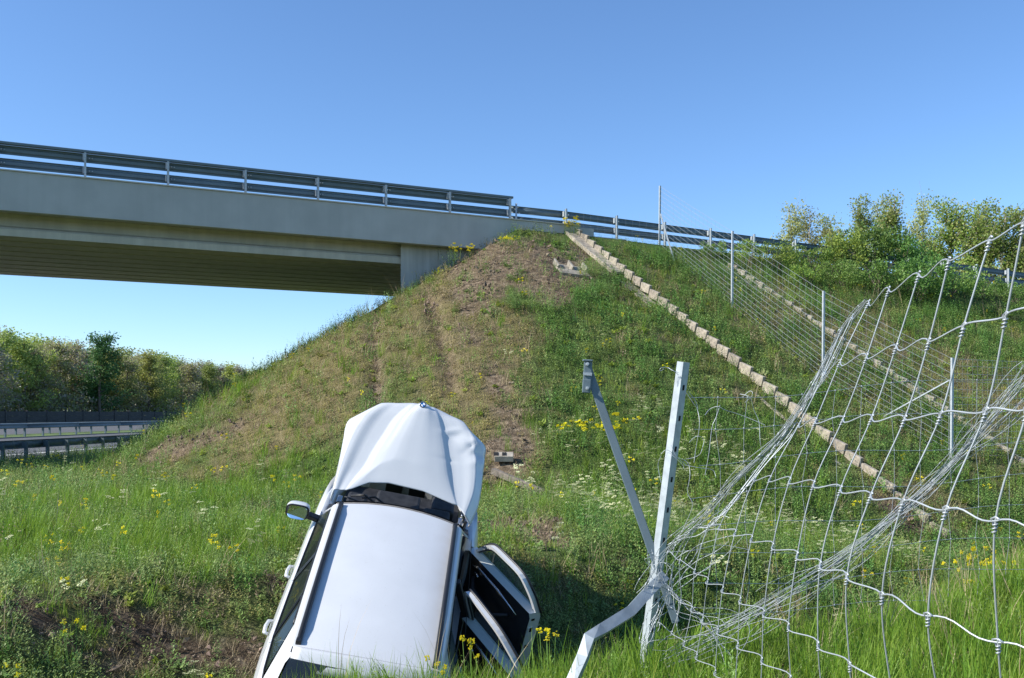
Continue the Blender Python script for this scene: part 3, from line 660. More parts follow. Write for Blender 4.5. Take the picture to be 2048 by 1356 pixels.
def hood_row(t):
    c = {k: crom(v, t) for k, v in HC.items()}
    fade = min(1, t*3.2+.12)*min(1, (1.04-t)*6)
    sides = []
    def add(p, h): sides.append((p[0], p[1], h))
    fr = -.11*max(0, t-.84)**2/.16**2*.6
    rear = .02*(1-t)
    add(c['c0']+np.array([0, -.012]), -.13-.05*max(0, t-.7)); add(c['c0'], -.085); add(c['c0']*.35+c['c1']*.65, -.022); add(c['c1'], .0)
    m1 = c['c1']*.5+c['c2']*.5; add(c['c1']*.8+c['c2']*.2, .004); add(m1, -.006-.008*fade); add(c['c2']*.85+c['c1']*.15, -.014*fade); add(c['c2'], -.013*fade)
    k2 = c['c2']+np.array([0, -.055*fade-.01]); add(k2, .018*fade); add(k2+np.array([.022*(1-t)**4, -.05]), .030*fade)
    bow = np.array([.045*(1-t)**4, 0]); bow2 = np.array([.055*(1-t)**4, 0])
    add(k2*.5+c['c3']*.5+bow, .038*fade+.004); add(c['c3'], .046*fade+.01)
    k4 = c['c4']+np.array([0, .035*fade+.01]); add(c['c3']*.5+k4*.5+bow2*.55, .042*fade+.008); add(k4+np.array([0, .04]), .026*fade); add(k4, .016*fade)
    add(c['c4'], -.010*fade); add(c['c4']*.85+c['c5']*.15, -.012*fade); add(c['c4']*.5+c['c5']*.5, -.008*fade); add(c['c4']*.2+c['c5']*.8, .002); add(c['c5'], 0)
    add(c['c5']*.65+c['c6']*.35, -.03); add(c['c6'], -.085); add(c['c6']+np.array([0, .012]), -.15)
    return [(x, y, h+fr) for x, y, h in sides]
DENT = [(.82, -.42, .09, .08, -.014, .5, 0), (.88, -.40, .028, .13, .016, .45, 1), (.76, -.52, .025, .13, .014, -.35, 1), (.66, -.72, .03, .12, -.018, .2, 1), (.80, -.70, .05, .08, .035, -.7, 1), (.56, -.76, .04, .10, .02, .3, 1),
        (.50, -.40, .02, .12, -.007, .1, 1), (.95, -.56, .035, .10, -.014, 0, 1), (.77, .75, .04, .10, -.035, .5, 1), (1.10, .28, .03, .10, .010, .2, 1), (1.10, -.34, .03, .10, -.008, .2, 1), (.40, .0, .25, .25, -.006, 0, 0), (.72, -.62, .02, .10, -.016, .9, 1)]
def hpt(s_, y, h):
    for ds, dy, rs, ry, am, an, shp in DENT:
        u = (s_-ds)*math.cos(an)+(y-dy)*math.sin(an); v = -(s_-ds)*math.sin(an)+(y-dy)*math.cos(an)
        h += am*max(0, 1-abs(u)/(rs*1.8))*math.exp(-(v/ry)**2) if shp else am*math.exp(-(u/rs)**2-(v/ry)**2)
    return HO+HT*s_+np.array([0, y, 0])+HN*(h+.02*math.cos(y*2)-.012)
NR = 46; G = []
for t in np.linspace(0, 1, NR):
    row = hood_row(t); R2 = []
    for i in range(len(row)-1):
        for q in (0, 1/3, 2/3): R2.append(tuple(np.array(row[i])*(1-q)+np.array(row[i+1])*q))
    R2.append(row[-1]); G.append([hpt(*p) for p in R2])
# front lip folded down
last = [np.array(p) for p in G[-1]]
G.append([p+HT*.012-HN*.03 for p in last]); G.append([p+HT*.0-HN*.075 for p in last])
m = MB(); m.grid(G, flip=False); hood = m.build('hood', M['paint'], car, smooth=True)
nn = hood.data.polygons[len(hood.data.polygons)//2].normal
if nn.dot(Vector(HN)) < 0: hood.data.flip_normals()
md = hood.modifiers.new('t', 'SOLIDIFY'); md.thickness = .012; md.offset = -1
hood['label'] = 'creased and dented white bonnet lifted at its hinges'
# underside liner of the bonnet
# badge with ring and four quarters
bc = hpt(1.105, -.012, .03)+HN*.014; bx_, by_ = HT, np.array([0, 1, 0])
bz = nrm(HN-HT*.15); bx_ = nrm(bx_-bz*np.dot(bx_, bz))
def disc(m, c, r0, r1, a0, a1, h, mi, n=10):
    P = []; 
    for i in range(n+1):
        a = a0+(a1-a0)*i/n; d = bx_*math.cos(a)+by_*math.sin(a); P.append([c+d*r0+bz*h, c+d*r1+bz*h])
    m.grid(P, mi)
m = MB()
m.grid([[bc+(bx_*math.cos(a)+by_*math.sin(a))*rr+bz*hh for rr, hh in ((.0415, -.004), (.041, .004), (.037, .006), (.036, .005))] for a in np.linspace(0, 2*math.pi, 25)], 0)
badge = m.build('badge', M['silver'], hood, smooth=True)
m = MB(); disc(m, bc, .026, .037, 0, 2*math.pi, .0055, 0, 24); m.build('badge_ring', M['black'], hood)
m = MB(); disc(m, bc, .0255, .027, 0, 2*math.pi, .0065, 0, 24); m.build('badge_rim', M['silver'], hood)
for nm, a0 in (('badge_blue_quarter', 0), ('badge_blue_quarter', math.pi)): m = MB(); disc(m, bc, 0, .0255, a0, a0+math.pi/2, .0055, 0); m.build(nm, M['blue'], hood)
for nm, a0 in (('badge_white_quarter', math.pi/2), ('badge_white_quarter', 1.5*math.pi)): m = MB(); disc(m, bc, 0, .0255, a0, a0+math.pi/2, .0055, 0); m.build(nm, M['badgew'], hood)
# front end
m = MB(); m.grid([[(2.22+.10*(1-(y/.62)**2)-.02*abs(z-.5), y, z) for z in (.24, .34, .5, .66, .78, .84)] for y in np.linspace(-.60, .60, 15)]); m.build('front_bumper', M['paint'], car, smooth=True, solid=.02)
m = MB(); m.grid([[(2.30-.12*(y/.6)**2, y, .80), (2.16-.10*(y/.6)**2, y, .86)] for y in np.linspace(-.62, .62, 11)]); m.build('front_panel', M['engine'], car, smooth=True)
for s in (1, -1):
    m = MB(); m.prism([(2.305, .60), (2.27, .80), (2.24, .80), (2.26, .60)], s*.04, s*.24); m.build('grille', M['black'], car, bevel=.01)
    m = MB(); m.tube([(2.20, s*.45, .74), (2.12, s*.62, .76), (1.98, s*.76, .79)], [.07, .075, .04], 10); m.build('headlight', M['lampc'], car, smooth=True)
# rear end
m = MB(); m.grid([[roof(.978, q)+np.array([0, 0, .0])+np.array([-.022*k-.002*k*k, 0, -.004*k-.006*k*k]) for q in np.linspace(-.97, .97, 16)] for k in range(5)]+[[roof(.978, q)+np.array([-.50, 0, -.30-.0*q]) *np.array([1, 1, 1])+np.array([.04, 0, .1]) for q in np.linspace(-.9, .9, 16)]][:0], flip=True); m.build('spoiler', M['paint'], car, smooth=True, solid=.03)
m = MB(); m.grid([[np.array([-1.925-.05*(1-q*q)-.26*t, q*(.575+.10*t), 1.375-.35*t+.02*(1-q*q)]) for q in np.linspace(-1, 1, 14)] for t in np.linspace(0, 1, 6)], flip=True); m.build('rear_window', M['dglass'], car, smooth=True)
m = MB(); m.grid([[np.array([-2.19-.07*(1-q*q)-dx, q*wd, z]) for q in np.linspace(-1, 1, 14)] for z, dx, wd in ((1.04, 0, .70), (.95, .03, .72), (.80, .035, .73), (.66, .02, .73), (.58, 0, .73))], flip=True); m.build('tailgate', M['paint'], car, smooth=True, solid=.02)
m = MB(); m.grid([[np.array([-2.22-.09*(1-q*q)-dx, q*wd, z]) for q in np.linspace(-1, 1, 14)] for z, dx, wd in ((.60, -.02, .74), (.57, .04, .80), (.42, .04, .80), (.28, 0, .76))], flip=True); m.build('rear_bumper', M['paint'], car, smooth=True, solid=.02)
for s in (1, -1):
    m = MB(); m.grid([[(-2.02, s*.875, z), (-2.14, s*.81, z), (-2.235, s*.68, z), (-2.262, s*.52, z)] for z in (.80, .88, .96)], flip=(s > 0)); m.build('tail_light', M['red'], car, smooth=True, solid=.02)
    for x in (1.38, -1.38):
        wh = MB(); G = []
        for a in np.linspace(0, 2*math.pi, 33): G.append([(x+math.cos(a)*rr, s*yy, .33+math.sin(a)*rr) for rr, yy in ((.21, .86), (.23, .875), (.30, .88), (.325, .86), (.325, .68), (.30, .66), (.2, .66))])
        wh.grid(G, flip=(s < 0)); wo = wh.build('wheel', M['rubber'], car, smooth=True)
        rm = MB(); 
        for i in range(10):
            a = 2*math.pi*i/10; rm.beam((x, s*.84, .33), (x+.205*math.cos(a), s*.852, .33+.205*math.sin(a)), .04, .02, (0, 1, 0))
        G = [[(x+math.cos(a)*rr, s*yy, .33+math.sin(a)*rr) for rr, yy in ((.20, .80), (.215, .862), (.205, .862))] for a in np.linspace(0, 2*math.pi, 33)]
        rm.grid(G); rm.build('rim', M['wheel'], wo, smooth=False)
    m = MB(); m.box((0, s*.62, .36), (2.6, .26, .10)); m.build('underbody', M['black'], car)
m = MB(); m.box((-.2, 0, .26), (3.9, 1.3, .10)); m.build('floor_pan', M['black'], car)
# cabin
m = MB(); m.box((-.3, 0, .40), (2.4, 1.5, .06)); m.box((.98, 0, .72), (.12, 1.4, .5)); m.box((-1.9, 0, .8), (.08, 1.2, .5)); m.build('cabin_floor', M['trim'], car)
m = MB(); m.grid([[(.60+.25*math.cos(a), y, .80+.17*math.sin(a)) for a in np.linspace(-.6, 2.6, 9)] for y in np.linspace(-.72, .72, 6)]); m.build('dashboard', M['trim'], car, smooth=True, solid=.02)
for x, wd, ys2 in ((-.15, .50, (.37, -.37)), (-1.05, 1.2, (0,))):
    for y in ys2:
        m = MB(); m.box((x, y, .58), (.50, wd, .20)); m.beam((x-.22, y, .60), (x-.42, y, 1.16), wd, .14, (1, 0, 0)); m.box((x-.46, y, 1.28), (.08, .28, .17)); m.build('seat', M['seatc'], car, bevel=.05)
m = MB(); m.tube([(.36+.06*math.cos(a), .37+.18*math.sin(a), .95+.17*math.cos(a)) for a in np.linspace(0, 2*math.pi, 24)], .015, 6); m.build('steering_wheel', M['trim'], car, smooth=True)
# headliner under the roof
m = MB(); m.grid([[roof(u, q*.95)-np.array([0, 0, .035]) for q in np.linspace(-1, 1, 9)] for u in np.linspace(.03, .95, 8)]); m.build('headliner', mat('headliner_grey', (.22, .22, .21), .9), car, smooth=True)
# left mirror
mc = np.array([.70, 1.02, 1.10])
m = MB(); G = []
for i, (dx, sc_) in enumerate(((-.045, .92), (-.04, 1.0), (.0, 1.02), (.045, .93), (.08, .72), (.10, .3))):
    G.append([mc+np.array([dx, .118*sc_*math.copysign(abs(math.cos(a))**.55, math.cos(a)), .078*sc_*math.copysign(abs(math.sin(a))**.55, math.sin(a))]) for a in np.linspace(0, 2*math.pi, 25)])
m.grid(G); mo = m.build('mirror', M['paint'], car, smooth=True, solid=0)
m = MB(); rr = lambda a, k: mc+np.array([-.046, .118*k*math.copysign(abs(math.cos(a))**.55, math.cos(a)), .078*k*math.copysign(abs(math.sin(a))**.55, math.sin(a))])
m.grid([[rr(a, 1.0)+np.array([.02, 0, 0]), rr(a, 1.03), rr(a, .99)-np.array([.006, 0, 0]), rr(a, .86), rr(a, .84)+np.array([.006, 0, 0])] for a in np.linspace(0, 2*math.pi, 25)]); m.build('mirror_frame', M['black'], mo, smooth=True)
m = MB(); m.add([rr(a, .86)+np.array([-.001+.033*math.sin(a), 0, 0]) for a in np.linspace(0, 2*math.pi, 24, endpoint=False)], [tuple(range(24))]); m.build('mirror_glass', M['mirror'], mo)
m = MB(); m.beam((.72, .80, 1.02), (.72, .93, 1.05), .09, .05); m.build('mirror_arm', M['black'], mo, bevel=.01)
# open right doors, built in door coordinates: d rearwards from the hinge, outward = -y
def open_door(hx, L_, ang, top0, top1, drop, label, rear=False):
    root = empty('door'); root.parent = car; root['label'] = label
    a = math.radians(ang); root.location = (hx, -.865, 0); root.rotation_euler = (0, 0, a)   # swings the rear edge outward
    # local: x = -d, y = inward(+)/outward(-)
    def yo(z): return -.03+(0 if z < .95 else -(-.46*(z-.95)))        # outer skin y, leaning in above the belt
    def P(d, z, off=0): return (-d, yo(z)+off, z)
    zs = [.34, .5, .7, .86, .94, 1.0]
    m = MB(); m.grid([[P(d, z, -.012*math.sin(math.pi*(z-.3)/.75)) for z in zs] for d in np.linspace(0, L_, 8)], flip=True); m.build('outer_skin', M['paint'], root, smooth=True, solid=.0)
    m = MB(); m.grid([[P(d, z, .11+.015*math.sin(7*z+3*d)) for z in zs] for d in np.linspace(.02, L_-.02, 8)]); pn = m.build('inner_panel', M['trim'], root, smooth=True)
    m = MB(); m.grid([[P(L_, z, o_) for o_ in (-.004, .03, .08, .125)] for z in zs]); m.grid([[P(0, z, o_) for o_ in (0, .12)] for z in zs]); m.grid([[P(d, .34, o_) for o_ in (0, .12)] for d in (0, L_)]); m.grid([[P(d, 1.0, o_) for o_ in (0, .12)] for d in (0, L_)])
    m.box((-L_+.0, .05, .78), (.012, .06, .10), m=0); m.build('shut_face', M['shut'], root, bevel=0)
    m = MB()
    for zz, dd in ((.60, .03), (.80, .05), (.92, .02)): m.box((-L_-.003, .05, zz), (.008, .035, dd))
    m.build('latch', M['gap'], root)
    # window frame: closed loop band
    loop = [P(.03 if not rear else .0, .99), P(*((.30, 1.24) if not rear else (.02, 1.30))), P(*top0), P(*top1), P(*drop), P(L_-.0, .99)]
    lp = []
    for i in range(len(loop)-1):
        for t in np.linspace(0, 1, 6, endpoint=False): lp.append(np.array(loop[i])*(1-t)+np.array(loop[i+1])*t)
    lp.append(np.array(loop[-1])); lp = np.array(lp)
    for _ in range(3): lp[1:-1] = (lp[:-2]+2*lp[1:-1]+lp[2:])/4
    cen = np.array(P(L_*.5, 1.05)); ctr = lambda q, k: q+nrm(cen-q)*k
    m = MB(); m.grid([[q+np.array([0, -.012, 0]), q+np.array([0, .045, 0]), ctr(q, .042)+np.array([0, .05, 0]), ctr(q, .05)+np.array([0, .01, 0]), q+np.array([0, -.012, 0])] for q in lp]); m.build('window_frame', M['paint'], root, smooth=False)
    m = MB(); m.tube([q+np.array([0, -.012, .0])-nrm(cen-q)*.008 for q in lp], .012, 6); m.tube([ctr(q, .055)+np.array([0, .03, 0]) for q in lp], .010, 6); m.build('seal', M['black'], root, smooth=True)
    m = MB(); inn = [ctr(q, .05)+np.array([0, .02, 0]) for q in lp]; bot = [np.array([q[0], yo(.99)+.02, .99]) for q in inn]; m.grid([[a1, b1] for a1, b1 in zip(inn, bot)]); m.build('window_glass', M['dglass2'], root)
    # silver trim arc, pull and pocket
    m = MB(); m.tube([P(.12, .88, .135), P(.25, .93, .15), P(L_*.55, .92, .155), P(L_*.85, .86, .145)], [.006, .016, .018, .006], 6); m.build('trim_strip', M['silver'], pn, smooth=True)
    m = MB(); m.tube([P(.2, .78, .14), P(.3, .70, .20), P(L_*.6, .66, .21), P(L_*.75, .78, .15)], [.02, .03, .03, .015], 8); m.build('armrest', M['seatc'], pn, smooth=True)
    m = MB(); m.tube([P(.22, .86, .15), P(.32, .865, .18)], .012, 6); m.build('pull_handle', M['silver'], pn, smooth=True)
    m = MB(); m.box(P(L_*.45, .46, .16), (L_*.7, .05, .16)); m.build('pocket', M['seatc'], pn, bevel=.02)
    return root
M['dglass2'] = glassmat('door_glass', (.02, .03, .025), .35)
open_door(.78, 1.16, 34, (.48, 1.36), (1.0, 1.36), (1.13, 1.16), 'open front door swung out to the right with dark inner panel')
open_door(-.44, .93, 33, (.10, 1.40), (.62, 1.33), (.86, 1.14), 'open rear door swung out behind the front door', True)
for ch in car.children:
    pass

# ---------------------------------------------------------------- posts and fences
def c_post(name, base, top, w_, d_, thick=.006, holes=0, m_='zincl', rot=0.0, parent=None):
    """lipped channel post; returns mesh object"""
    base = np.array(base, float); top = np.array(top, float); t = nrm(top-base)
    X = nrm(np.array([math.cos(rot), math.sin(rot), 0])-t*np.dot([math.cos(rot), math.sin(rot), 0], t)); Yv = np.cross(t, X)
    lip = w_*.28
    prof = [(-w_/2+lip, d_/2), (-w_/2, d_/2), (-w_/2, -d_/2), (w_/2, -d_/2), (w_/2, d_/2), (w_/2-lip, d_/2)]
    mb = MB(); mb.extr(prof, [base, top], X, Yv); return mb, X, Yv, t
P0 = np.array([.865, 6.32, T(.865, 6.32)-.1]); PT = pix(1367, 724, 6.15)
root = empty('bent_fence_post', P0); tag(root, 'galvanized fence post with slots leaning right where the torn mesh is bunched', 'fence post')
mb, X_, Y_, t_ = c_post('post', (0, 0, 0), PT-P0, .060, .055, rot=.64); ob = mb.build('profile', M['zincl'], root, solid=.005)
for i in range(9):
    m = MB(); hpos = (PT-P0)*(.18+.093*i)-Y_*.0275; m.box(hpos, (.014, .007, .034), np.stack([X_, Y_, t_], 1)); m.build('slot', M['gap'], root)
# flat brace leaning left with a bolted clamp at its top
b0 = pix(1305, 1105, 6.25); b1 = pix(1176, 738, 6.35)
root = empty('fence_brace', b0); tag(root, 'thin steel brace standing askew left of the bent post with a bolted clamp on top', 'fence brace')
m = MB(); m.beam((0, 0, 0), b1-b0, .055, .018, (0, -1, .1)); m.beam((0, 0, 0), pix(1352, 1245, 6.2)-b0, .05, .018, (0, -1, .1)); m.build('bar', M['zincd'], root, bevel=.004)
cc = b1-b0; m = MB()
Rb = np.stack([nrm([1, 0, -.05]), nrm([0, 1, 0]), nrm([.05, 0, 1])], 1)
m.box(cc+np.array([-.005, -.03, -.03]), (.055, .012, .17), Rb); m.box(cc+np.array([-.005, -.03, .055]), (.065, .05, .012), Rb); m.box(cc+np.array([.0, .0, -.03]), (.065, .04, .015), Rb); m.box(cc+np.array([-.012, -.03, -.115]), (.055, .02, .09), Rb); m.build('clamp', M['zincd'], root, bevel=.004)
for dz in (.03, -.13):
    m = MB(); m.tube([cc+np.array([-.008, -.06, dz]), cc+np.array([-.008, -.03, dz])], .013, 6); m.tube([cc+np.array([-.008, -.075, dz]), cc+np.array([-.008, -.05, dz])], .007, 6); m.build('bolt', M['zincl'], root)
m = MB(); m.box(cc+np.array([-.005, -.042, -.035]), (.056, .008, .02), Rb); m.build('clamp_edge', M['wire'], root)
# second brace, bent to the ground in front of the post
root = empty('bent_brace', pix(1300, 1180, 6.1)); o_ = np.array(root.location); tag(root, 'buckled steel brace bent down into the grass in front of the leaning post', 'fence brace')
pts = [pix(1330, 1150, 6.15), pix(1298, 1182, 6.1), pix(1262, 1222, 5.95), pix(1205, 1258, 5.75), pix(1178, 1275, 5.65), pix(1166, 1312, 5.6), pix(1140, 1372, 5.5)]
m = MB(); pts = [q-o_ for q in pts]; Gb = []
for i, q in enumerate(pts):
    t = nrm(pts[min(i+1, 6)]-pts[max(i-1, 0)]); n = nrm(np.cross(t, [.1, -1, .2])); b_ = np.cross(t, n); tw = i*.12; n2 = n*math.cos(tw)+b_*math.sin(tw); b2_ = -n*math.sin(tw)+b_*math.cos(tw)
    Gb.append([q+n2*.03+b2_*.02, q+n2*.03-b2_*.012, q-n2*.03-b2_*.012, q-n2*.03+b2_*.02])
m.grid(Gb); m.build('bar', M['zincm'], root, solid=.005)
# ---- the big torn mesh sheet in front
ROWS = {  # picture columns of stays at rows 0..7 (top wire, ...), measured knots, with distances
}
def sheet_pt(i, j): return SH[i][j]
cols = [ # each stay: knots with rows 0..7 from the top wire down
 [(2195, 370), (2180, 560), (2160, 800), (2110, 1066), (2150, 1340), (2170, 1500), (2180, 1600), (2190, 1700)],
 [(2115, 405), (2092, 600), (2055, 818), (1991, 1042), (1996, 1285), (2010, 1440), (2020, 1540), (2030, 1640)],
 [(2048, 445), (2012, 632), (1972, 822), (1892, 1019), (1856, 1232), (1880, 1410), (1890, 1500), (1900, 1600)],
 [(1980, 480), (1928, 652), (1882, 829), (1806, 1004), (1764, 1190), (1782, 1374), (1800, 1480), (1810, 1580)],
 [(1898, 521), (1858, 682), (1810, 836), (1742, 990), (1694, 1152), (1699, 1328), (1710, 1440), (1715, 1540)],
 [(1838, 548), (1793, 692), (1744, 834), (1682, 976), (1641, 1127), (1636, 1287), (1645, 1400), (1650, 1490)],
 [(1778, 578), (1734, 712), (1687, 836), (1628, 966), (1595, 1108), (1577, 1250), (1581, 1354), (1582, 1450)],
 [(1738, 604), (1681, 722), (1632, 840), (1580, 959), (1546, 1090), (1528, 1224), (1524, 1318), (1520, 1412)],
 [(1705, 632), (1652, 742), (1600, 845), (1541, 955), (1504, 1075), (1481, 1198), (1476, 1288), (1470, 1375)],
 [(1683, 658), (1640, 762), (1590, 862), (1511, 956), (1471, 1064), (1446, 1176), (1436, 1260), (1431, 1342)],
 [(1668, 685), (1622, 790), (1570, 880), (1480, 990), (1440, 1052), (1416, 1160), (1406, 1236), (1394, 1310)],
 [(1655, 705), (1606, 812), (1548, 898), (1455, 1020), (1420, 1046), (1390, 1140), (1384, 1215), (1369, 1285)],
 [(1645, 728), (1590, 835), (1520, 930), (1430, 1045), (1392, 1060), (1360, 1120), (1362, 1202), (1344, 1264)],
 [(1640, 740), (1580, 850), (1505, 950), (1412, 1060), (1362, 1078), (1335, 1104), (1334, 1186), (1316, 1246)],
]
dep = [1.85, 1.98, 2.12, 2.3, 2.55, 2.85, 3.2, 3.6, 4.05, 4.5, 5.0, 5.4, 5.75, 6.0]
# rows 2 and 3 of the first columns: the wires run on to the right of the frame
SH = [[pix(px, py, d+.10*(ri-3)*0.6) for ri, (px, py) in enumerate(c)] for c, d in zip(cols, dep)]
sheet = empty('torn_wire_mesh', (1.2, 4.2, T(1.2, 4.2))); tag(sheet, 'large torn sheet of knotted fence wire sagging across the right foreground', 'wire mesh'); so_ = np.array(sheet.location)
def wavy(P, amp, n=9, zig=0):
    out = []
    for i in range(len(P)-1):
        a, b_ = np.array(P[i]), np.array(P[i+1]); L_ = np.linalg.norm(b_-a); side = nrm(np.cross(b_-a, [0, 1, .2]))
        for k in range(n):
            t = k/n; e = math.sin(2*math.pi*t)*amp*L_
            out.append(a+(b_-a)*t+side*e)
    out.append(np.array(P[-1])); return out
def smoothpath(P, n=6): return [crom(P, t) for t in np.linspace(0, 1, n*(len(P)-1)+1)]
nrow = 8
for ri in range(nrow):
    line = [SH[j][ri] for j in range(len(SH))]
    wv_ = []; 
    for i in range(len(line)-1):
        a, b_ = line[i], line[i+1]; L_ = np.linalg.norm(b_-a); sd = nrm(np.cross(b_-a, [0, 1, .1]))
        for k in range(8):
            t = k/8; wv_.append(a+(b_-a)*t+sd*(.05*L_*math.sin(2*math.pi*t)-.02*math.sin(math.pi*t)*L_)-so_)
    wv_.append(line[-1]-so_); m = MB(); m.tube(wv_, .0023, 6, cap=False); m.build('line_wire', M['wire'], sheet, smooth=True)
for j in range(len(SH)):
    m = MB(); pth = [q-so_ for q in SH[j]]; pth = smoothpath(pth, 6); m.tube(pth, .0022, 6, cap=False)
    for ri in range(nrow):          # wrapped knots
        c = SH[j][ri]-so_; t = nrm(SH[j][min(ri+1, nrow-1)]-SH[j][max(ri-1, 0)]); lt = nrm(SH[min(j+1, len(SH)-1)][ri]-SH[max(j-1, 0)][ri])
        a = nrm(np.cross(t, [.2, 1, 0])); b_ = np.cross(t, a)
        m.tube([c+t*(.005+.0016*k)+a*.0045*math.cos(k*1.25)+b_*.0045*math.sin(k*1.25) for k in range(14)], .0018, 5)
        m.tube([c-lt*.012-t*.004, c-t*.009, c+lt*.012-t*.003, c+lt*.004+t*.008], .0026, 5)
    m.build('stay_wire', M['wire'], sheet, smooth=True)
def bundle(path, n, spread, r, name, label, mt, seed, loose=0):
    rs = random.Random(seed); root = empty(name, path[0]); o = np.array(path[0]); tag(root, label, 'wire bundle')
    P = [crom(path, t) for t in np.linspace(0, 1, 40)]
    for k in range(n):
        ph = rs.random()*6.28; fr = rs.uniform(1.5, 4); off = rs.uniform(0, 1)**.6; a0 = rs.random()*6.28; t0 = rs.uniform(0, .25) if rs.random() < .4 else 0; t1 = rs.uniform(.7, 1) if rs.random() < .4 else 1
        Q = []
        for i, q in enumerate(P):
            t = i/39
            if t < t0 or t > t1: continue
            T_ = nrm(P[min(i+1, 39)]-P[max(i-1, 0)]); u = nrm(np.cross(T_, [0, 1, 0])); v = np.cross(T_, u)
            sp_ = spread(t)*off*(.75+.55*math.sin(ph+t*5*fr)); an = a0+fr*t*1.6
            Q.append(q+u*(sp_*math.cos(an)+.004*math.sin(t*26+ph))+v*(sp_*.6*math.sin(an))-o)
        if len(Q) < 4: continue
        m = MB(); m.tube(Q, r, 5, cap=False)
        for i in range(2, len(Q)-2, rs.randint(4, 7)):
            c = Q[i]; T_ = nrm(Q[i+1]-Q[i-1]); m.tube([c-T_*.010, c+T_*.010], r*1.8, 6)
        m.build('wire', mt, root, smooth=True)
    return root
bundle([pix(1295, 1195, 6.1), pix(1330, 1110, 6.0), pix(1410, 1030, 5.6), pix(1470, 960, 5.3), pix(1560, 870, 5.0), pix(1640, 755, 4.7), pix(1690, 655, 4.5), pix(1735, 600, 4.2)], 11,
       lambda t: .095*(1-t)**2+.020, .0019, 'wire_bundle', 'tight bundle of folded fence wires rising right from the leaning post', M['wire'], 3)
bundle([pix(1330, 1330, 6.1), pix(1430, 1270, 6.0), pix(1560, 1195, 5.8), pix(1690, 1110, 5.6), pix(1800, 1020, 5.5), pix(1890, 940, 5.4), pix(1970, 860, 5.3), pix(2075, 745, 5.2)], 22,
       lambda t: .12*(1-t)**2+.05+.07*max(0, t-.75)*4, .0014, 'wire_bundle', 'loose rope of crumpled fence wires crossing behind the big mesh sheet', M['wired'], 9)
# fan of wires at the post foot
bundle([pix(1300, 1100, 6.15), pix(1330, 1160, 6.1), pix(1370, 1210, 6.0), pix(1420, 1260, 5.9), pix(1450, 1330, 5.8)], 7, lambda t: .05+.16*t, .0016, 'wire_tangle', 'tangle of loose wires spilling from the foot of the leaning post', M['wired'], 5)
bundle([pix(1287, 1290, 6.1), pix(1310, 1240, 6.12), pix(1340, 1180, 6.15), pix(1400, 1110, 6.1), pix(1480, 1060, 5.9)], 7, lambda t: .04+.10*t, .0017, 'wire_tangle', 'tangle of bent wires pressed against the right side of the post foot', M['wire'], 6)
# loops round the post and broken ends
root = empty('broken_wire', PT); tag(root, 'curled broken wire ends hanging on the leaning fence post', 'wire'); o_ = np.array(root.location)
def wirep(L_, Y_=6.1, r=.0017, mt='wire'):
    P = [pix(x, y, Y_+random.uniform(-.03, .03))-o_ for x, y in L_]; m = MB(); m.tube(smoothpath(P, 5), r, 5, cap=False); m.build('wire', M[mt], root, smooth=True)
for L_ in ([(1357, 745), (1345, 741), (1335, 735), (1322, 736), (1320, 742), (1328, 738)], [(1357, 750), (1348, 742), (1340, 738), (1331, 734)], [(1331, 915), (1336, 905), (1350, 915), (1365, 930), (1368, 938)],
           [(1322, 908), (1335, 900), (1360, 920), (1372, 930), (1352, 912), (1342, 890)], [(1372, 918), (1388, 915), (1400, 908), (1405, 895), (1408, 880), (1400, 873), (1390, 874), (1378, 885)],
           [(1372, 785), (1388, 808), (1395, 820), (1399, 850), (1392, 895), (1388, 925)], [(1376, 783), (1390, 800), (1396, 818)], [(1410, 830), (1420, 818), (1436, 813), (1450, 820), (1470, 826), (1495, 835), (1530, 850)],
           [(1440, 810), (1432, 835), (1424, 855), (1418, 905), (1410, 950)], [(1480, 788), (1500, 795), (1508, 820), (1518, 845), (1520, 880), (1524, 905)], [(1484, 795), (1500, 782), (1505, 790), (1490, 805)],
           [(1355, 915), (1375, 925), (1380, 950), (1375, 985), (1385, 1010), (1370, 1050), (1350, 1090), (1345, 1110)], [(1322, 912), (1316, 930), (1322, 965)], [(1370, 930), (1395, 935), (1425, 940), (1432, 955)],
           [(1335, 1090), (1380, 1060), (1420, 1035), (1460, 1010)], [(1330, 1105), (1390, 1100), (1440, 1090), (1500, 1100)], [(1320, 1112), (1290, 1118), (1302, 1130), (1330, 1125), (1360, 1140)]):
    wirep(L_)
# ---- upright mesh still standing behind the sheet
root = empty('standing_wire_mesh', (2.6, 6.9, T(2.6, 6.9))); o_ = np.array(root.location); tag(root, 'thin square wire mesh still standing behind the torn sheet right of the post', 'wire mesh')
SY = lambda px: 6.3+(px-1380)/700*1.6
rowy = [800, 858, 927, 992, 1058, 1116, 1172, 1228]
rowr = [748, 812, 880, 950, 1010, 1072, 1130, 1190]
sx = list(range(1436, 2120, 58))
def gridp(px, k): t = (px-1380)/720; return pix(px+4*math.sin(k*2.1+px), rowy[k]*(1-t)+rowr[k]*t+6*math.sin(px*.013+k), SY(px))-o_
for k in range(8):
    P = [gridp(px, k) for px in range(1378+12*(k % 3), 2110, 29)]; m = MB(); m.tube(P, .0019, 5, cap=False); m.build('line_wire', M['wire'], root, smooth=True)
for px in sx:
    P = [gridp(px+random.uniform(-4, 4), k) for k in range(8)]; m = MB(); m.tube(P, .0017, 5, cap=False)
    for q in P: m.tube([q-np.array([0, 0, .008]), q+np.array([0, 0, .008])], .0042, 5)
    m.build('stay_wire', M['wired'], root, smooth=True)
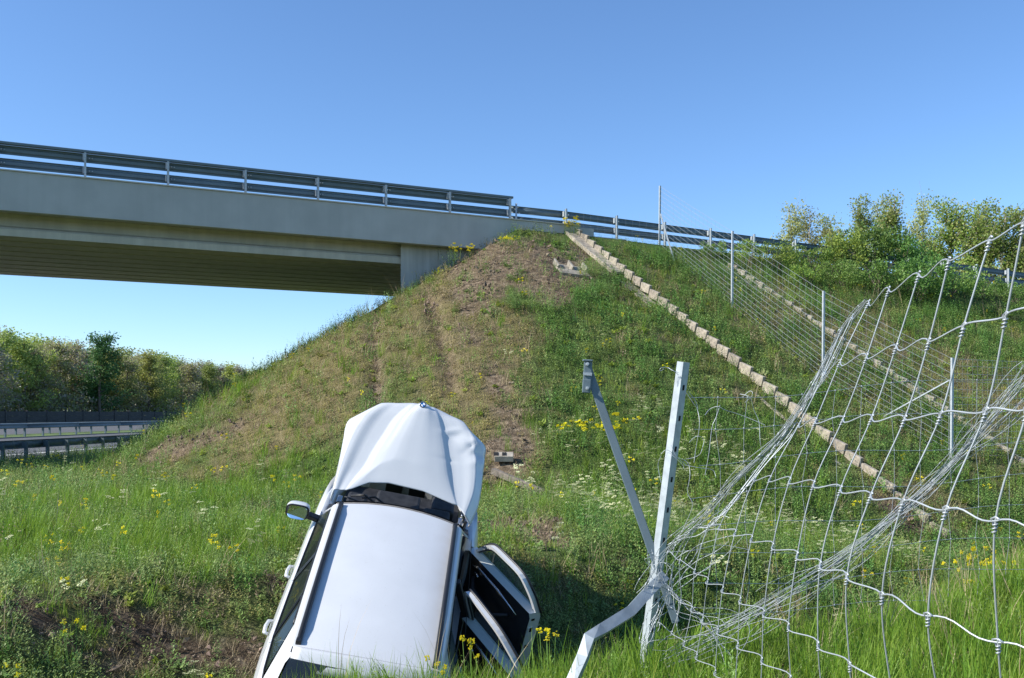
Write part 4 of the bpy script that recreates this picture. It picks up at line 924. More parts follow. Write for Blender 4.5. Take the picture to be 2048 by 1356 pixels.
# ---- deer fence climbing the slope
fp = [(1319, 490, 372), (1464, 613, 462), (1646, 762, 582), (1903, 918, 716)]
fb = [hit(px, py) for px, py, _ in fp]; ft = []
fence = empty('deer_fence', fb[2]); o_ = np.array(fence.location); tag(fence, 'wire deer fence on slim posts climbing the grassy slope up to the road', 'fence')
for (px, py, pt), b_ in zip(fp, fb):
    h = (py-pt)/F*b_[1]; top = b_+np.array([.02, 0, h]); ft.append(top)
    mb, *_ = c_post('p', b_-o_-np.array([0, 0, .3]), top-o_, .07, .05, rot=.5); mb.build('post', M['zincl'], fence, solid=.006)
def bar(pa, pb, nm='brace'):
    m = MB(); m.beam(pa-o_, pb-o_, .045, .03); m.build(nm, M['zincl'], fence)
bar(hit(1348, 521), pix(1321, 428, fb[0][1]-.1)); bar(pix(1768, 833, fb[3][1]+1.5), pix(1900, 760, fb[3][1]))
NWI = 15
def wires(A0, A1, B0, B1, sag=.02, n=NWI, stay=.3, r=.0042, holder=fence, o=o_):
    hz = [0, .06, .12, .18, .25, .32, .39, .46, .53, .60, .68, .76, .84, .92, .99][:n]
    for h in hz:
        P = [A0*(1-t)*(1-h)+A1*(1-t)*h+B0*t*(1-h)+B1*t*h-np.array([0, 0, sag*math.sin(math.pi*t)])-o for t in np.linspace(0, 1, 9)]
        m = MB(); m.tube(P, r, 4, cap=False); m.build('line_wire', M['wire'], holder)
    L_ = np.linalg.norm(B0-A0); k = int(L_/stay); m = MB()
    for i in range(1, k):
        t = i/k; m.tube([A0*(1-t)+B0*t-o, (A1*(1-t)+B1*t)*.99+(A0*(1-t)+B0*t)*.01-o], r*.55, 4, cap=False)
    st = m.build('stay_wires', M['wired'], holder); st['kind'] = 'stuff'
for i in range(3): wires(fb[i]+[0, 0, .05], ft[i], fb[i+1]+[0, 0, .05], ft[i+1])
e0 = hit(2200, 905); wires(fb[3]+[0, 0, .05], ft[3], e0+[0, 0, .05], e0+[0, 0, 2.6], stay=.2)
# left run of the same fence to the bridge end
l0 = AB(.4, -.05, 6.5); wires(l0, l0+[0, 0, 1.0], fb[0]+[0, 0, .05], ft[0]*.5+fb[0]*.5, n=9, stay=.3, r=.003)
#PART3

# ---------------------------------------------------------------- vegetation models (kept outside the scene, used as instances)
def blade(m, base, h, w_, lean, az, mi=0, seg=3, curl=1.6):
    d = np.array([math.cos(az), math.sin(az), 0]); s = np.array([-d[1], d[0], 0]); V = []; Fc = []
    for i in range(seg):
        t = i/seg; q = base+d*lean*t**curl+np.array([0, 0, h*(t-.18*lean/max(h, .01)*t*t)]); ww = w_*(1-t**1.5*.75)/2
        V += [q-s*ww, q+s*ww]
    V.append(base+d*lean+np.array([0, 0, h*(1-.18*lean/max(h, .01))]))
    for i in range(seg-1): Fc.append((2*i, 2*i+1, 2*i+3, 2*i+2))
    Fc.append((2*seg-2, 2*seg-1, 2*seg)); m.add(V, Fc, mi)
def leaf(m, c, L_, w_, d, up, mi=0):
    d = nrm(d); s = nrm(np.cross(d, up)); m.add([c, c+d*L_*.5+s*w_/2, c+d*L_, c+d*L_*.5-s*w_/2], [(0, 1, 2, 3)], mi)
def src(m, name, mats):
    me = bpy.data.meshes.new(name); me.from_pydata(m.v, [], m.f)
    for a in mats: me.materials.append(a)
    if any(m.m): me.polygons.foreach_set('material_index', m.m)
    me.update(); return bpy.data.objects.new(name, me)
R = random.Random(5); U = R.uniform
def v_long(n=16, h=.34, spread=.06, w_=.0075, mt='g_long'):
    m = MB()
    for i in range(n): blade(m, np.array([U(-spread, spread), U(-spread, spread), -.03]), h*U(.55, 1.15), w_*U(.7, 1.2), h*U(.05, .55), U(0, 6.28), seg=4)
    return m
def v_herb(h=.30, nst=5, nl=11, ls=.045, spread=.09, stem=True, mi=0):
    m = MB()
    for s in range(nst):
        b_ = np.array([U(-spread, spread), U(-spread, spread), -.02]); hh = h*U(.6, 1.1); az = U(0, 6.28); ln = U(0, .12)*hh*2; d = np.array([math.cos(az)*ln, math.sin(az)*ln, 0])
        for i in range(nl):
            t = (i+.5)/nl; c = b_+d*t+np.array([0, 0, hh*t]); a = i*2.4+az; lf = ls*(1.15-.7*t)*U(.8, 1.2); leaf(m, c, lf, lf*.42, np.array([math.cos(a), math.sin(a), U(.2, 1.1)]), np.array([U(-.2, .2), U(-.2, .2), 1]), mi)
    return m
def v_rosette(ls=.09, n=16):
    m = MB()
    for i in range(n):
        a = U(0, 6.28); c = np.array([U(-.05, .05), U(-.05, .05), U(0, .04)]); leaf(m, c, ls*U(.6, 1.2), ls*.4, np.array([math.cos(a), math.sin(a), U(.1, .9)]), np.array([0, 0, 1]))
    return m
def v_feather(h=.42, n=26):
    m = MB()
    for i in range(n):
        a = U(0, 6.28); rr = U(0, .12); b_ = np.array([rr*math.cos(a), rr*math.sin(a), -.02]); hh = h*U(.5, 1.1)
        for k in range(7):
            t = (k+1)/7; c = b_+np.array([math.cos(a)*.08*t, math.sin(a)*.08*t, hh*t]); a2 = U(0, 6.28); leaf(m, c, .055*(1.2-.6*t), .010, np.array([math.cos(a2), math.sin(a2), U(.3, 1.3)]), np.array([0, 0, 1]))
    return m
def v_umbel(h=.42, n=5, mi=1):
    m = v_herb(h*.85, n+1, 11, .055, .10)
    for s in range(n):
        b_ = np.array([U(-.13, .13), U(-.13, .13), h*U(.75, 1.12)])
        m.tube([b_-np.array([0, 0, h*.5]), b_], .002, 3, 0, False)
        for i in range(14):
            a = U(0, 6.28); rr = .038*math.sqrt(U(0, 1)); c = b_+np.array([rr*math.cos(a), rr*math.sin(a), U(-.006, .010)]); q = .008
            m.add([c+[-q, -q, 0], c+[q, -q, .003], c+[q, q, .0], c+[-q, q, .004]], [(0, 1, 2, 3)], mi)
    return m
def v_yellow(h=.36, n=3, mi=1, r_f=.025, nf=11, fs=.0065):
    m = v_herb(h*.8, n, 7, .05, .07)
    for s in range(n):
        b_ = np.array([U(-.07, .07), U(-.07, .07), h*U(.8, 1.15)]); m.tube([b_*np.array([.6, .6, .1]), b_], .0022, 3, 0, False)
        for i in range(nf):
            a = U(0, 6.28); rr = r_f*math.sqrt(U(0, 1)); c = b_+np.array([rr*math.cos(a), rr*math.sin(a), U(-.015, .018)]); q = fs*U(.7, 1.2)
            m.add([c+[-q, -q, 0], c+[q, -q, .003], c+[q, q, .0], c+[-q, q, .004]], [(0, 1, 2, 3)], mi); m.add([c+[-q, 0, -q], c+[q, 0, -q], c+[q, 0, q], c+[-q, 0, q]], [(0, 1, 2, 3)], mi)
    return m
def v_dry(n=16, h=.18, flat=.9):
    m = MB()
    for i in range(n): blade(m, np.array([U(-.09, .09), U(-.09, .09), -.01]), h*U(.3, 1.0), .006, h*U(.3, 1.6)*flat, U(0, 6.28), seg=3)
    return m
def v_straw(n=7, h=.65):
    m = MB()
    for i in range(n): blade(m, np.array([U(-.08, .08), U(-.08, .08), -.02]), h*U(.6, 1.1), .0045, h*U(.05, .6), U(0, 6.28), seg=4, curl=2)
    return m
def v_clod(s=.035, n=5):
    m = MB()
    for i in range(n):
        c = np.array([U(-.10, .10), U(-.10, .10), 0]); q = s*U(.4, 1.1); Vs = [c+nrm([U(-1, 1), U(-1, 1), U(-1, 1)])*q*U(.7, 1.1)*np.array([1.2, 1, .7]) for _ in range(6)]
        Vs = [c+np.array(e)*q*U(.7, 1.2) for e in ((1, 0, 0), (-1, 0, 0), (0, 1, 0), (0, -1, 0), (0, 0, .7), (0, 0, -.6))]
        m.add(Vs, [(0, 2, 4), (2, 1, 4), (1, 3, 4), (3, 0, 4), (2, 0, 5), (1, 2, 5), (3, 1, 5), (0, 3, 5)])
    return m
SRC = {
 'long': [src(v_long(18, .34), 'long_grass_tuft', [M['g_long']]) for _ in range(3)],
 'tall': [src(v_long(15, .46, .09, .007), 'tall_grass_tuft', [M['g_long']]) for _ in range(2)]+[src(v_long(15, .42, .09, .006), 'tall_grass_tuft', [M['g_short']])],
 'short': [src(v_long(16, .15, .09, .007), 'short_grass_tuft', [M['g_short']]) for _ in range(2)],
 'herb': [src(v_herb(.27, 6, 11, .05, .10), 'leafy_herb', [M['herb']]) for _ in range(3)],
 'herbd': [src(v_herb(.34, 6, 12, .055, .10), 'deep_green_herb', [M['herbd']]) for _ in range(3)],
 'herby': [src(v_herb(.20, 6, 8, .045, .10), 'yellowing_herb', [M['herby']]) for _ in range(2)],
 'ros': [src(v_rosette(), 'leaf_rosette', [M['herb']]), src(v_rosette(), 'leaf_rosette', [M['g_short']])],
 'feather': [src(v_feather(), 'feathery_weed', [M['herbd']]) for _ in range(2)],
 'umbel': [src(v_umbel(), 'cream_umbel_weed', [M['herb'], M['cream']]) for _ in range(2)],
 'yellow': [src(v_yellow(), 'yellow_flower_weed', [M['herb'], M['yellow']]) for _ in range(2)],
 'dry': [src(v_dry(), 'dry_grass_tuft', [M['dry']]) for _ in range(2)]+[src(v_dry(18, .26, .6), 'dry_grass_tuft', [M['dry']])],
 'dead': [src(v_herb(.26, 7, 9, .045, .11), 'dead_weed', [M['deadw']]) for _ in range(2)],
 'straw': [src(v_straw(), 'tall_straw', [M['straw']]) for _ in range(2)],
 'clod': [src(v_clod(), 'soil_crumbs', [M['soilc']]), src(v_clod(.022, 8), 'soil_crumbs', [M['soilc']])],
}
def scatter(name, kind, pts, label):
    """pts: rows x,y,z,scale,rotz,tiltx,tilty,variant -> one object that instances the plant models"""
    if len(pts) == 0: return
    P = np.array(pts, float); me = bpy.data.meshes.new(name); me.vertices.add(len(P)); me.vertices.foreach_set('co', P[:, :3].reshape(-1).copy())
    a1 = me.attributes.new('rot', 'FLOAT_VECTOR', 'POINT'); a1.data.foreach_set('vector', P[:, [5, 6, 4]].reshape(-1).copy())
    a2 = me.attributes.new('scl', 'FLOAT', 'POINT'); a2.data.foreach_set('value', P[:, 3].copy())
    a3 = me.attributes.new('vid', 'INT', 'POINT'); a3.data.foreach_set('value', P[:, 7].astype(np.int32))
    col = bpy.data.collections.new('models_'+name)
    for o in SRC[kind]: col.objects.link(o)
    g = bpy.data.node_groups.new('scatter_'+name, 'GeometryNodeTree'); g.interface.new_socket('Geometry', in_out='INPUT', socket_type='NodeSocketGeometry'); g.interface.new_socket('Geometry', in_out='OUTPUT', socket_type='NodeSocketGeometry')
    N = g.nodes; L = g.links; gi = N.new('NodeGroupInput'); go = N.new('NodeGroupOutput'); ip_ = N.new('GeometryNodeInstanceOnPoints'); ci = N.new('GeometryNodeCollectionInfo')
    ci.inputs['Collection'].default_value = col; ci.inputs['Separate Children'].default_value = True; ci.inputs['Reset Children'].default_value = True; ip_.inputs['Pick Instance'].default_value = True
    def na(n, t): q = N.new('GeometryNodeInputNamedAttribute'); q.data_type = t; q.inputs['Name'].default_value = n; return q.outputs['Attribute']
    L.new(gi.outputs[0], ip_.inputs['Points']); L.new(ci.outputs[0], ip_.inputs['Instance']); L.new(na('vid', 'INT'), ip_.inputs['Instance Index'])
    L.new(na('rot', 'FLOAT_VECTOR'), ip_.inputs['Rotation']); L.new(na('scl', 'FLOAT'), ip_.inputs['Scale']); L.new(ip_.outputs[0], go.inputs[0])
    o = bpy.data.objects.new(name, me); C.objects.link(o); md = o.modifiers.new('scatter', 'NODES'); md.node_group = g
    tag(o, label, kind='stuff'); return o
# candidate points, denser near the eye
cand = []
for (y0, y1, st) in ((3.6, 8, .085), (8, 12, .105), (12, 18, .14), (18, 26, .17), (26, 40, .20), (40, 60, .5)):
    ylist = np.arange(y0, y1, st)
    for yy in ylist:
        half = yy*.60+2.5; xx = np.arange(-half, half, st); n = len(xx)
        cand.append(np.stack([xx+rng.uniform(-.5, .5, n)*st, np.full(n, yy)+rng.uniform(-.5, .5, n)*st, np.full(n, st)], 1))
cand = np.concatenate(cand); x, y, st = cand.T
soil, dry, lush = masks(x, y); a, b = ab(x, y); dd, dz, sd = seg_dist(x, y, DITCH)
ok = np.ones(len(x), bool)
ok &= ~((b < -.1) & (a > -8) & (b > -9.6)); ok &= ~((b < .12) & (a > -2.5))        # road and abutment
ok &= ~((b < 0) & (a < -2) & (b > -10) & (y > 40))
for ga, hw in ((.10, .27), (6.1, .10)): ok &= ~((np.abs(a-ga) < hw) & (b > 0) & (b < 3.6)) & ~((np.abs(a-ga-.25) < .085) & (b > 3) & (b < 17))
mperp = x*mper[0]+y*mper[1]; ok &= mperp > -20.3
# inside of the car footprint
cl = np.linalg.inv(CR) @ np.stack([x+1.431, y-9.623, T(x, y, False)-(-2.455+EZ)]); ok &= ~((np.abs(cl[0]) < 2.15) & (np.abs(cl[1]) < .80) & (cl[2] > -.35))
for q in ((1140, 536, .55), (1008, 925, .30)):
    h_ = hit(q[0], q[1]); ok &= np.hypot(x-h_[0], (y-h_[1])*.8) > q[2]
x, y, st, soil, dry, lush, a, b, dd, sd = [v[ok] for v in (x, y, st, soil, dry, lush, a, b, dd, sd)]
z = T(x, y); u1, u2, u3 = rng.random((3, len(x))); nz_ = fbm(x*.9, y*.9, 3, 77); nz2 = fbm(x*.35, y*.35, 3, 99)
near = (sd < 0)
K = np.full(len(x), '', dtype='<U8'); crest = np.clip(b/1.2, .35, 1)
def prob(m, *items):
    idx = np.where(m & (K == ''))[0]; names = [i[0] for i in items]; w_ = np.array([np.broadcast_to(i[1], (len(x),))[idx] for i in items]); cs_ = np.cumsum(w_, 0); r = u1[idx]*cs_[-1]
    for k in range(len(names)-1, -1, -1): K[idx[r <= cs_[k]]] = names[k]
Mx = lambda v: np.maximum(v, .0)
keep_s = u2 > soil*.90
prob((soil > .45) & ~keep_s, ('clod', 1.3), ('dry', 1.5), ('none', .4), ('herb', .12), ('ros', .12))
# near bank: long fresh grass
flank = near & (dd > 1.1)
prob(flank, ('long', 1.5), ('tall', .35), ('herb', .1), ('dry', .10), ('yellow', .004), ('straw', .015+.10*np.clip((x-1.5)/3, 0, 1)))
prob(near, ('long', .7), ('dry', .3), ('none', .4), ('herb', .2))
L2 = np.clip(lush*1.4-.15, 0, 1)
left = np.clip((.4-a)/3, 0, 1); cone = a < 0
prob(np.ones(len(x), bool), ('long', L2*np.where(x < 0, 2.2, .45)), ('tall', L2*np.where(x < 0, .3, .55)), ('dead', dry*np.where(a < .3, 1.1, .35)*np.clip(.35+nz_*.9+soil, 0, 1)), ('umbel', .004+L2*np.where((x > 0) & (y > 9) & (y < 24), .62, .03)), ('herbd', Mx(.3+nz_)*np.where(x > 1, 2.2, .35)), ('herb', .55*(1-dry*.3)), ('short', .35),
     ('herby', dry*1.2+.05), ('dry', dry*.9+.03), ('ros', .14), ('feather', Mx(nz_-.12)*np.where(x > 1, 1.6, .25)), ('yellow', .018+.03*Mx(nz2)), ('straw', .01+.02*dry), ('none', .1))
scal = (.65+.6*u3)*np.where((a > -1) & (b > -1), crest, 1); scal *= np.clip(st/.13, .85, 1.6)
scal = np.where(K == 'clod', scal*rng.uniform(.6, 1.45, len(x)), scal); scal = np.where((K == 'yellow') | (K == 'umbel'), np.clip(scal, .8, 1.2), scal)
scal = np.where((K == 'long') & flank, (.50+.50*u3**1.5)*np.where(x < .6, .85, 1.05), scal); scal = np.where((K == 'tall') & flank, .6+.35*u3, scal)
names = {'long': ('long_grass', 'long fresh green grass growing on the banks of the ditch'), 'tall': ('tall_grass', 'tall grass on the lower slope'), 'short': ('short_grass', 'short turf grass on the slope'), 'herb': ('leafy_weeds', 'greyish green leafy weeds covering the embankment'),
 'herbd': ('deep_green_weeds', 'deep green leafy weeds covering the embankment'), 'herby': ('yellowing_weeds', 'yellowing low weeds on the dry parts of the slope'), 'ros': ('leaf_rosettes', 'low leaf rosettes among the weeds'), 'feather': ('feathery_weeds', 'dark feathery weeds in patches on the slope'),
 'umbel': ('cream_flowering_weeds', 'weeds with flat cream flower heads below the slope'), 'yellow': ('yellow_flowering_weeds', 'scattered weeds with small yellow flowers'), 'dry': ('dry_grass', 'dead brown grass lying on the soil'), 'dead': ('dead_weeds', 'dead brown trampled weeds on the scarred slope'), 'straw': ('straw_stalks', 'tall pale dead stalks'), 'clod': ('soil_crumbs', 'loose crumbs of brown soil')}
for kd, (nm, lb) in names.items():
    i = np.where(K == kd)[0]; n = len(i)
    if not n: continue
    tl = .16 if kd not in ('clod',) else 3
    # on the slope plants lean a little outward
    pts = np.stack([x[i], y[i], z[i], scal[i], rng.uniform(0, 6.28, n), rng.normal(0, tl, n), rng.normal(0, tl, n), rng.integers(0, len(SRC[kd]), n)], 1)
    scatter(nm, kd, pts, lb)

# ---------------------------------------------------------------- single plants that stand out
def plant(name, pos, label, cat, mk, mats, scale=1, n=5, spread=.25, grp=None):
    root = empty(name, pos); tag(root, label, cat, grp); m = MB()
    for i in range(n):
        k = mk(); ang = U(0, 6.28); ca, sa = math.cos(ang), math.sin(ang); off = np.array([U(-spread, spread), U(-spread, spread), 0]); s_ = scale*U(.8, 1.15)
        V = [(np.array([v[0]*ca-v[1]*sa, v[0]*sa+v[1]*ca, v[2]])*s_+off) for v in k.v]; base = m.n
        m.v += [tuple(v) for v in V]; m.f += [tuple(q+base for q in f_) for f_ in k.f]; m.m += k.m; m.n += len(k.v)
    m.build('foliage', mats, root); return root
fy = [M['herbd'], M['yellow']]
plant('flowering_bush', AB(-.05, .3, 6.50), 'yellow flowering bush growing at the end of the bridge edge beam', 'bush', lambda: v_yellow(.46, 4, 1, .045, 12, .010), fy, 1.15, 11, .38)
plant('flowering_bush', hit(925, 522), 'yellow flowering weed clump against the bridge wing wall', 'bush', lambda: v_yellow(.42, 4, 1, .04, 9, .010), fy, 1.1, 8, .4)
plant('weed_clump', hit(1028, 492), 'low green weed clump with yellow flowers in the mulch under the bridge end', 'weed clump', lambda: v_yellow(.25, 3, 1, .03, 5, .012), fy, 1.2, 9, .45)
plant('weed_clump', hit(1035, 563), 'small bright green clump in the middle of the brown mulch', 'weed clump', lambda: v_herb(.28, 7, 12, .07, .12), [M['herb']], 1.2, 6, .25)
for px, py, lb in ((1028, 622, 'round green clump at the lower left edge of the mulch'), (1085, 625, 'round green clump right below the brown mulch'), (1215, 590, 'tall feathery green clump beside the drainage channel'), (1178, 553, 'green leafy clump below the concrete trough')):
    plant('weed_clump', hit(px, py), lb, 'weed clump', lambda: v_feather(.5, 30), [M['herb']], 1.25, 6, .35)
for px, py, lb in ((1090, 1285, 'single yellow flower head in the grass right of the open car doors'), (935, 1290, 'cluster of yellow flowers in the grass before the car roof edge'), (885, 1312, 'pair of yellow flowers in front of the rear of the car roof'),
                   (1945, 1122, 'group of bright yellow flowers behind the mesh at the right edge of the grass'), (1918, 1155, 'small yellow flower group below the larger one behind the mesh'), (150, 1330, 'yellow flowers at the soil beside the ditch'), (243, 1105, 'yellow flower clump on the left lawn of the bank')):
    q = hit(px, py+20) if px < 800 else None
    if q is None:
        Y_ = {1090: 6.55, 935: 6.3, 885: 6.1, 1945: 8.7, 1918: 8.3}[px]; xx = (px-1024)/F*Y_; gz = float(T(xx, Y_)); q = np.array([xx, Y_, gz]); hh = (826-py)/F*Y_+EZ-gz
    else: hh = .36
    plant('yellow_flower', q, lb, 'flower', lambda hh=hh: v_yellow(max(.15, hh), 2 if px != 1945 else 4, 1, .020, 14, .0055), fy, 1, 2 if px != 1945 else 6, .06 if px != 1945 else .3)

plant('weed_clump', hit(1186, 892), 'dense patch of bright yellow flowers among the cream umbels above the ditch', 'weed clump', lambda: v_yellow(.42, 4, 1, .035, 12, .011), fy, 1.1, 14, .75)
plant('weed_clump', hit(1240, 872), 'smaller yellow flower patch to the right of the leaning thin brace', 'weed clump', lambda: v_yellow(.40, 3, 1, .03, 10, .010), fy, 1.0, 5, .45)

# bushes along the crest on the right
def bush_mesh(rx, ry, h, n, ls, seed, lf=(0, 1)):
    rs = np.random.default_rng(seed); m = MB(); lob = [(rs.uniform(-.75, .75)*rx, rs.uniform(-.75, .75)*ry, rs.uniform(.25, .80)*h, rs.uniform(.22, .5)) for _ in range(22)]
    V = []; Fc = []; Mi = []
    for i in range(n):
        lx, ly, lz, lr = lob[rs.integers(22)]; d = nrm(rs.normal(size=3)); rr = lr*(rs.random()**.35); c = np.array([lx+d[0]*rr*rx*.75, ly+d[1]*rr*ry*.75, max(.02, lz+d[2]*rr*h*.55)])
        dd_ = nrm(rs.normal(size=3)+np.array([0, 0, .5])); s = nrm(np.cross(dd_, rs.normal(size=3))); L_ = ls*rs.uniform(.6, 1.3); k = len(V)
        V += [c, c+dd_*L_*.5+s*L_*.3, c+dd_*L_, c+dd_*L_*.5-s*L_*.3]; Fc.append((k, k+1, k+2, k+3)); Mi.append(int(rs.random() < .4))
    m.v = [tuple(v) for v in V]; m.f = Fc; m.m = Mi; m.n = len(V); return m
def stems(h, n, spread, r=.02, seed=0, top=.9):
    rs = random.Random(seed); m = MB()
    for i in range(n):
        a = rs.uniform(0, 6.28); x0, y0 = rs.uniform(-.2, .2)*spread, rs.uniform(-.2, .2)*spread; P = [(x0+math.cos(a)*spread*t**1.4*.8+rs.uniform(-.05, .05), y0+math.sin(a)*spread*t**1.4*.8+rs.uniform(-.05, .05), h*top*t) for t in np.linspace(0, 1, 6)]
        m.tube(P, [r*(1-.8*t) for t in np.linspace(0, 1, 6)], 5)
    return m
BT = [bush_mesh(1.2, .9, 1.3, 2600, .09, 11), bush_mesh(1.2, 1.0, 1.5, 2600, .09, 12), bush_mesh(1.3, 1.0, 1.9, 3000, .10, 13)]
bcache = {}
def bush(a, b, kind, s, label, light=False):
    g = A_+r_*a+p_*b; root = empty('bush', (g[0], g[1], float(T0(g[0], g[1]))+EZ-.1)); tag(root, label, 'bush', None)
    key = (kind, light)
    if key not in bcache:
        o = BT[kind].build('foliage', [M['bushl'] if light else M['bush'], M['bush'] if light else M['herbd']], root); q = stems(1.4, 9, 1.0, .02, kind).build('stem', M['bark'], root); bcache[key] = (o, q)
    else:
        o, q = (copyo(t, root) for t in bcache[key])
    root.scale = (s, s, s); root.rotation_euler = (0, 0, (a*2.3+b) % 6.28); return root
BL_ = [(5.9, .7, 0, .55, 'smallest bush at the left end of the thicket by the guardrail', True), (7.4, .9, 0, .80, 'leftmost light green bush below the approach guardrail', True), (8.9, 1.1, 1, .78, 'light green bush just right of the second fence post', True), (9.0, 2.6, 0, .75, 'small bright bush lower on the slope behind the second fence post', True), (10.6, 1.0, 0, .85, 'light green bush under the middle of the approach guardrail', True),
 (10.8, 2.6, 1, .85, 'dense green bush in the middle of the thicket', False), (12.4, 1.0, 2, 1.05, 'bush rising to the guardrail where the rail disappears', True), (12.6, 2.8, 1, 1.1, 'dark green bush over the shaded grass', False), (14.2, 1.0, 2, 1.3, 'tallest bush hiding the guardrail', False),
 (14.6, 2.9, 2, 1.05, 'dark bush below the tallest bush', False), (16.0, .9, 2, 1.2, 'tall bush right of the hidden guardrail part', False), (16.6, 2.8, 1, 1.1, 'dark bush in front of the right end of the thicket', False), (18.0, 1.8, 1, .72, 'low bush under the right guardrail end', False),
 (19.8, 1.9, 0, .8, 'low grey green bush below the right stretch of guardrail', False), (21.6, 2.2, 1, .75, 'bush below the guardrail behind the torn mesh', False), (23.6, 2.6, 0, .9, 'bush at the far right below the guardrail', False), (25.6, 3.0, 1, .9, 'last bush on the right edge of the slope', False),
 (20.6, 4.6, 0, .8, 'dark bush lower on the right slope', False), (23.0, 5.6, 1, .85, 'dark bush low on the far right slope', False), (18.4, 4.0, 0, .7, 'shaded low bush under the thicket', False)]
for t_b in BL_: bush(*t_b)

# trees: trunk with limbs and a crown of separate leaves
def tree_model(h, w_, n, ls, seed, trunk_r=.12, base=.25, sparse=1.0, up=.8, nb=16, tw=0, clump=.5):
    rs = np.random.default_rng(seed); t = MB(); V = []; Fc = []; Mi = []
    tp = [np.array([.15*math.sin(seed+k*.9)*k/6, .15*math.cos(seed*2+k)*k/6, h*.97*k/7]) for k in range(8)]; t.tube(tp, [trunk_r*(1-.11*k) for k in range(8)], 6); tips = []
    for i in range(nb):
        z0 = h*(base+(.92-base)*i/nb); a = rs.uniform(0, 6.28); L_ = w_*(1.05-.75*(i/nb)**1.3)*rs.uniform(.6, 1.1); s = np.array([np.interp(z0, [q[2] for q in tp], [q[0] for q in tp]), np.interp(z0, [q[2] for q in tp], [q[1] for q in tp]), z0])
        e = s+np.array([math.cos(a)*L_, math.sin(a)*L_, L_*up*rs.uniform(.6, 1.5)]); mid = (s+e)/2+rs.normal(size=3)*.12*L_; t.tube([s, mid, e], [trunk_r*.35, trunk_r*.22, trunk_r*.06], 4, cap=False)
        for q in np.linspace(.3, 1, 5):
            c = s*(1-q)**2+2*mid*q*(1-q)+e*q*q; tips.append((c, clump*(.5+.7*q)*rs.uniform(.6, 1.2)))
            if tw: t.tube([c, c+rs.normal(size=3)*clump*.8+np.array([0, 0, clump*.6])], [trunk_r*.07, trunk_r*.03], 3, cap=False)
    tips.append((np.array(tp[-1]), clump)); tips = tips*1; K_ = len(tips)
    for i in range(n):
        c, rr = tips[rs.integers(K_)]; c = c+np.clip(rs.normal(size=3), -1.5, 1.5)*rr*.55*np.array([1, 1, .85]); dd_ = nrm(rs.normal(size=3)); s = nrm(np.cross(dd_, rs.normal(size=3))); L_ = ls*rs.uniform(.6, 1.35); k = len(V)
        V += [c, c+dd_*L_*.5+s*L_*.32, c+dd_*L_, c+dd_*L_*.5-s*L_*.32]; Fc.append((k, k+1, k+2, k+3)); Mi.append(int(rs.random() < .35))
    cr = MB(); cr.v = [tuple(v) for v in V]; cr.f = Fc; cr.m = Mi; cr.n = len(V); return t, cr
class Kind:
    def __init__(s, trunk, crown, bark, leaves): s.t, s.c, s.b, s.l, s.o = trunk, crown, bark, leaves, None
    def put(s, name, pos, sc_, rz, label, grp):
        root = empty(name, pos); tag(root, label, 'tree', grp)
        if s.o is None: s.o = (s.t.build('trunk', s.b, root), s.c.build('crown', s.l, root))
        else: copyo(s.o[0], root); copyo(s.o[1], root)
        root.scale = sc_; root.rotation_euler = (0, 0, rz); return root
pop = [Kind(*tree_model(13, 1.7, 13000, .115, 21, .11, .18, up=1.6, nb=24, tw=1, clump=.52), M['barkl'], [M['pop'], M['popg']]),
       Kind(*tree_model(13, 1.5, 9500, .11, 22, .10, .15, up=1.9, nb=22, tw=1, clump=.46), M['barkl'], [M['pop'], M['pop']]),
       Kind(*tree_model(13, 2.1, 18000, .13, 23, .13, .2, up=1.3, nb=24, tw=1, clump=.62), M['barkl'], [M['popg'], M['pop']])]
PO = [(1580, 388, 56, 1, 'leftmost thin young poplar behind the guardrail'), (1625, 402, 60, 1, 'short sparse poplar right of the leftmost one'), (1665, 415, 66, 0, 'small sparse poplar between two taller ones behind the guardrail'), (1712, 380, 58, 0, 'tall sparse poplar left of the thicket'), (1758, 385, 62, 1, 'thin poplar rising over the tallest bush'),
      (1795, 368, 57, 0, 'tallest poplar with pale new leaves'), (1842, 380, 60, 1, 'slim poplar between the tallest and the green one'), (1900, 388, 57, 2, 'fuller light green tree above the right guardrail'), (1950, 395, 58, 2, 'bright green tree second from the right edge'), (2005, 405, 55, 2, 'bright green tree close to the right edge of the view'), (2060, 400, 56, 2, 'bright green tree at the right edge')]
for i, (px, py, Y_, k, lb) in enumerate(PO):
    top = (826-py)/F*Y_+EZ; g_ = .0; P = pix(px, 826, Y_); h_ = top-g_; pop[k].put('poplar_tree', (P[0], Y_, g_), (1.15, 1.15, h_/13.4), i*1.7, lb, 'young poplars behind the guardrail')
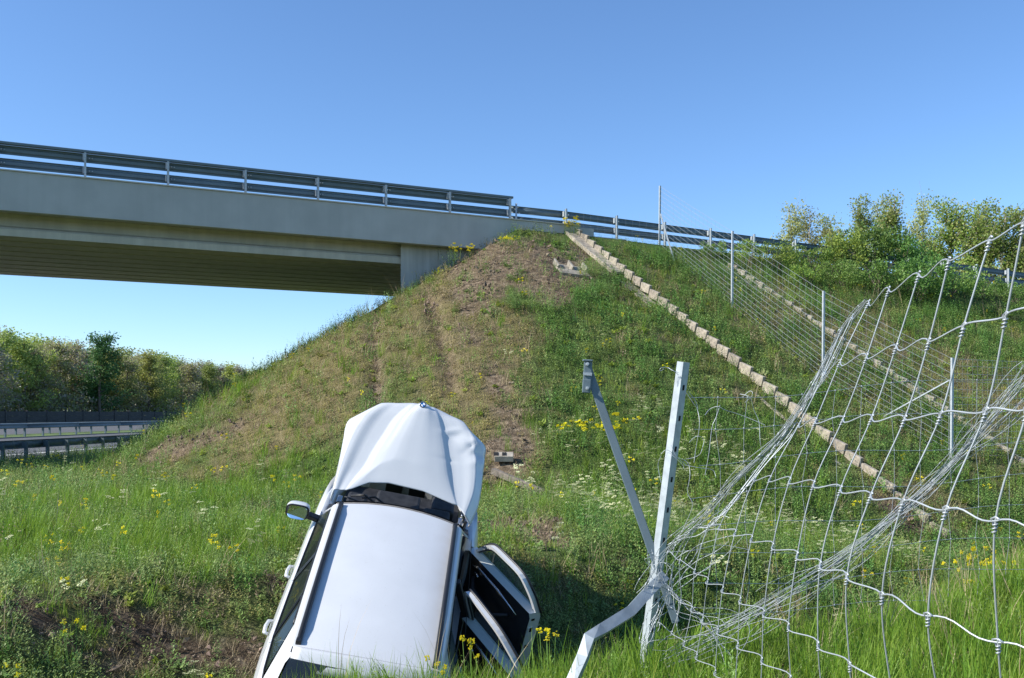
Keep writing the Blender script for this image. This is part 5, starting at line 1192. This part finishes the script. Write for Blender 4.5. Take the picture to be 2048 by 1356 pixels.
wood = [Kind(*tree_model(12, 3.0, 6000, .27, 31, .16, .12, nb=18, clump=1.0), M['bark'], [M['fa'], M['fb']]), Kind(*tree_model(12, 2.8, 5200, .26, 32, .15, .1, nb=18, clump=1.0), M['bark'], [M['fb'], M['fc']]),
        Kind(*tree_model(12, 2.7, 5000, .24, 33, .15, .1, nb=20, tw=1, clump=.9), M['bark'], [M['fc'], M['fb']]), Kind(*tree_model(12, 2.9, 6000, .27, 34, .16, .12, nb=18, clump=1.0), M['bark'], [M['fa'], M['fa']])]
dk = Kind(*tree_model(13, 3.2, 8000, .27, 35, .2, .1, nb=20, clump=1.0), M['bark'], [M['fd'], M['fd']])
LBW = ['lime and olive broadleaf tree in the wood behind the noise barrier', 'olive brown tree in the wood behind the noise barrier', 'brown almost leafless tree in the wood behind the noise barrier', 'fresh lime green tree in the wood behind the noise barrier']
rw = random.Random(4)
for row in range(4):
    t = 44.0+row
    while t < 300:
        k = rw.choices([0, 1, 2, 3], [3, 3, 3, 2])[0]; P = MW(-60-4.2*row+rw.uniform(-1, 1), t, -1.4); s_ = rw.uniform(.86, 1.08)*(1+.05*row)
        if 110 < t < 118 and row == 0: t += 3; continue
        wood[k].put('wood_tree', P, (s_*.95, s_*.95, s_*.79), rw.uniform(0, 6.28), LBW[k], ['lime and olive trees of the wood', 'olive brown trees of the wood', 'leafless brown trees of the wood', 'lime trees of the wood'][k]); t += rw.uniform(2.6, 4.0)*(1+max(0, t-110)/90)
P = MW(-58.5, 113.5, -1.4); dk.put('wood_tree', P, (1.05, 1.05, .86), 0, 'darkest green tree standing out before the wood', None)
und = MB(); rs = np.random.default_rng(3); V = []; Fc = []
for i in range(42000):
    t = 44+rs.random()**1.5*230; pp = -58.5-rs.random()*3.5; q = MW(pp, t, -1.4)+np.array([0, 0, rs.random()**1.4*3.6]); d1 = nrm(rs.normal(size=3)); s1 = nrm(np.cross(d1, rs.normal(size=3))); L_ = .42; k = len(V); V += [q, q+d1*L_*.5+s1*L_*.25, q+d1*L_, q+d1*L_*.5-s1*L_*.25]; Fc.append((k, k+1, k+2, k+3))
und.v = [tuple(v) for v in V]; und.f = Fc; und.m = list(rs.integers(0, 2, len(Fc))); und.n = len(V)
tag(und.build('undergrowth', [M['fc'], M['fb']]), 'brown and green undergrowth at the foot of the wood', kind='stuff')
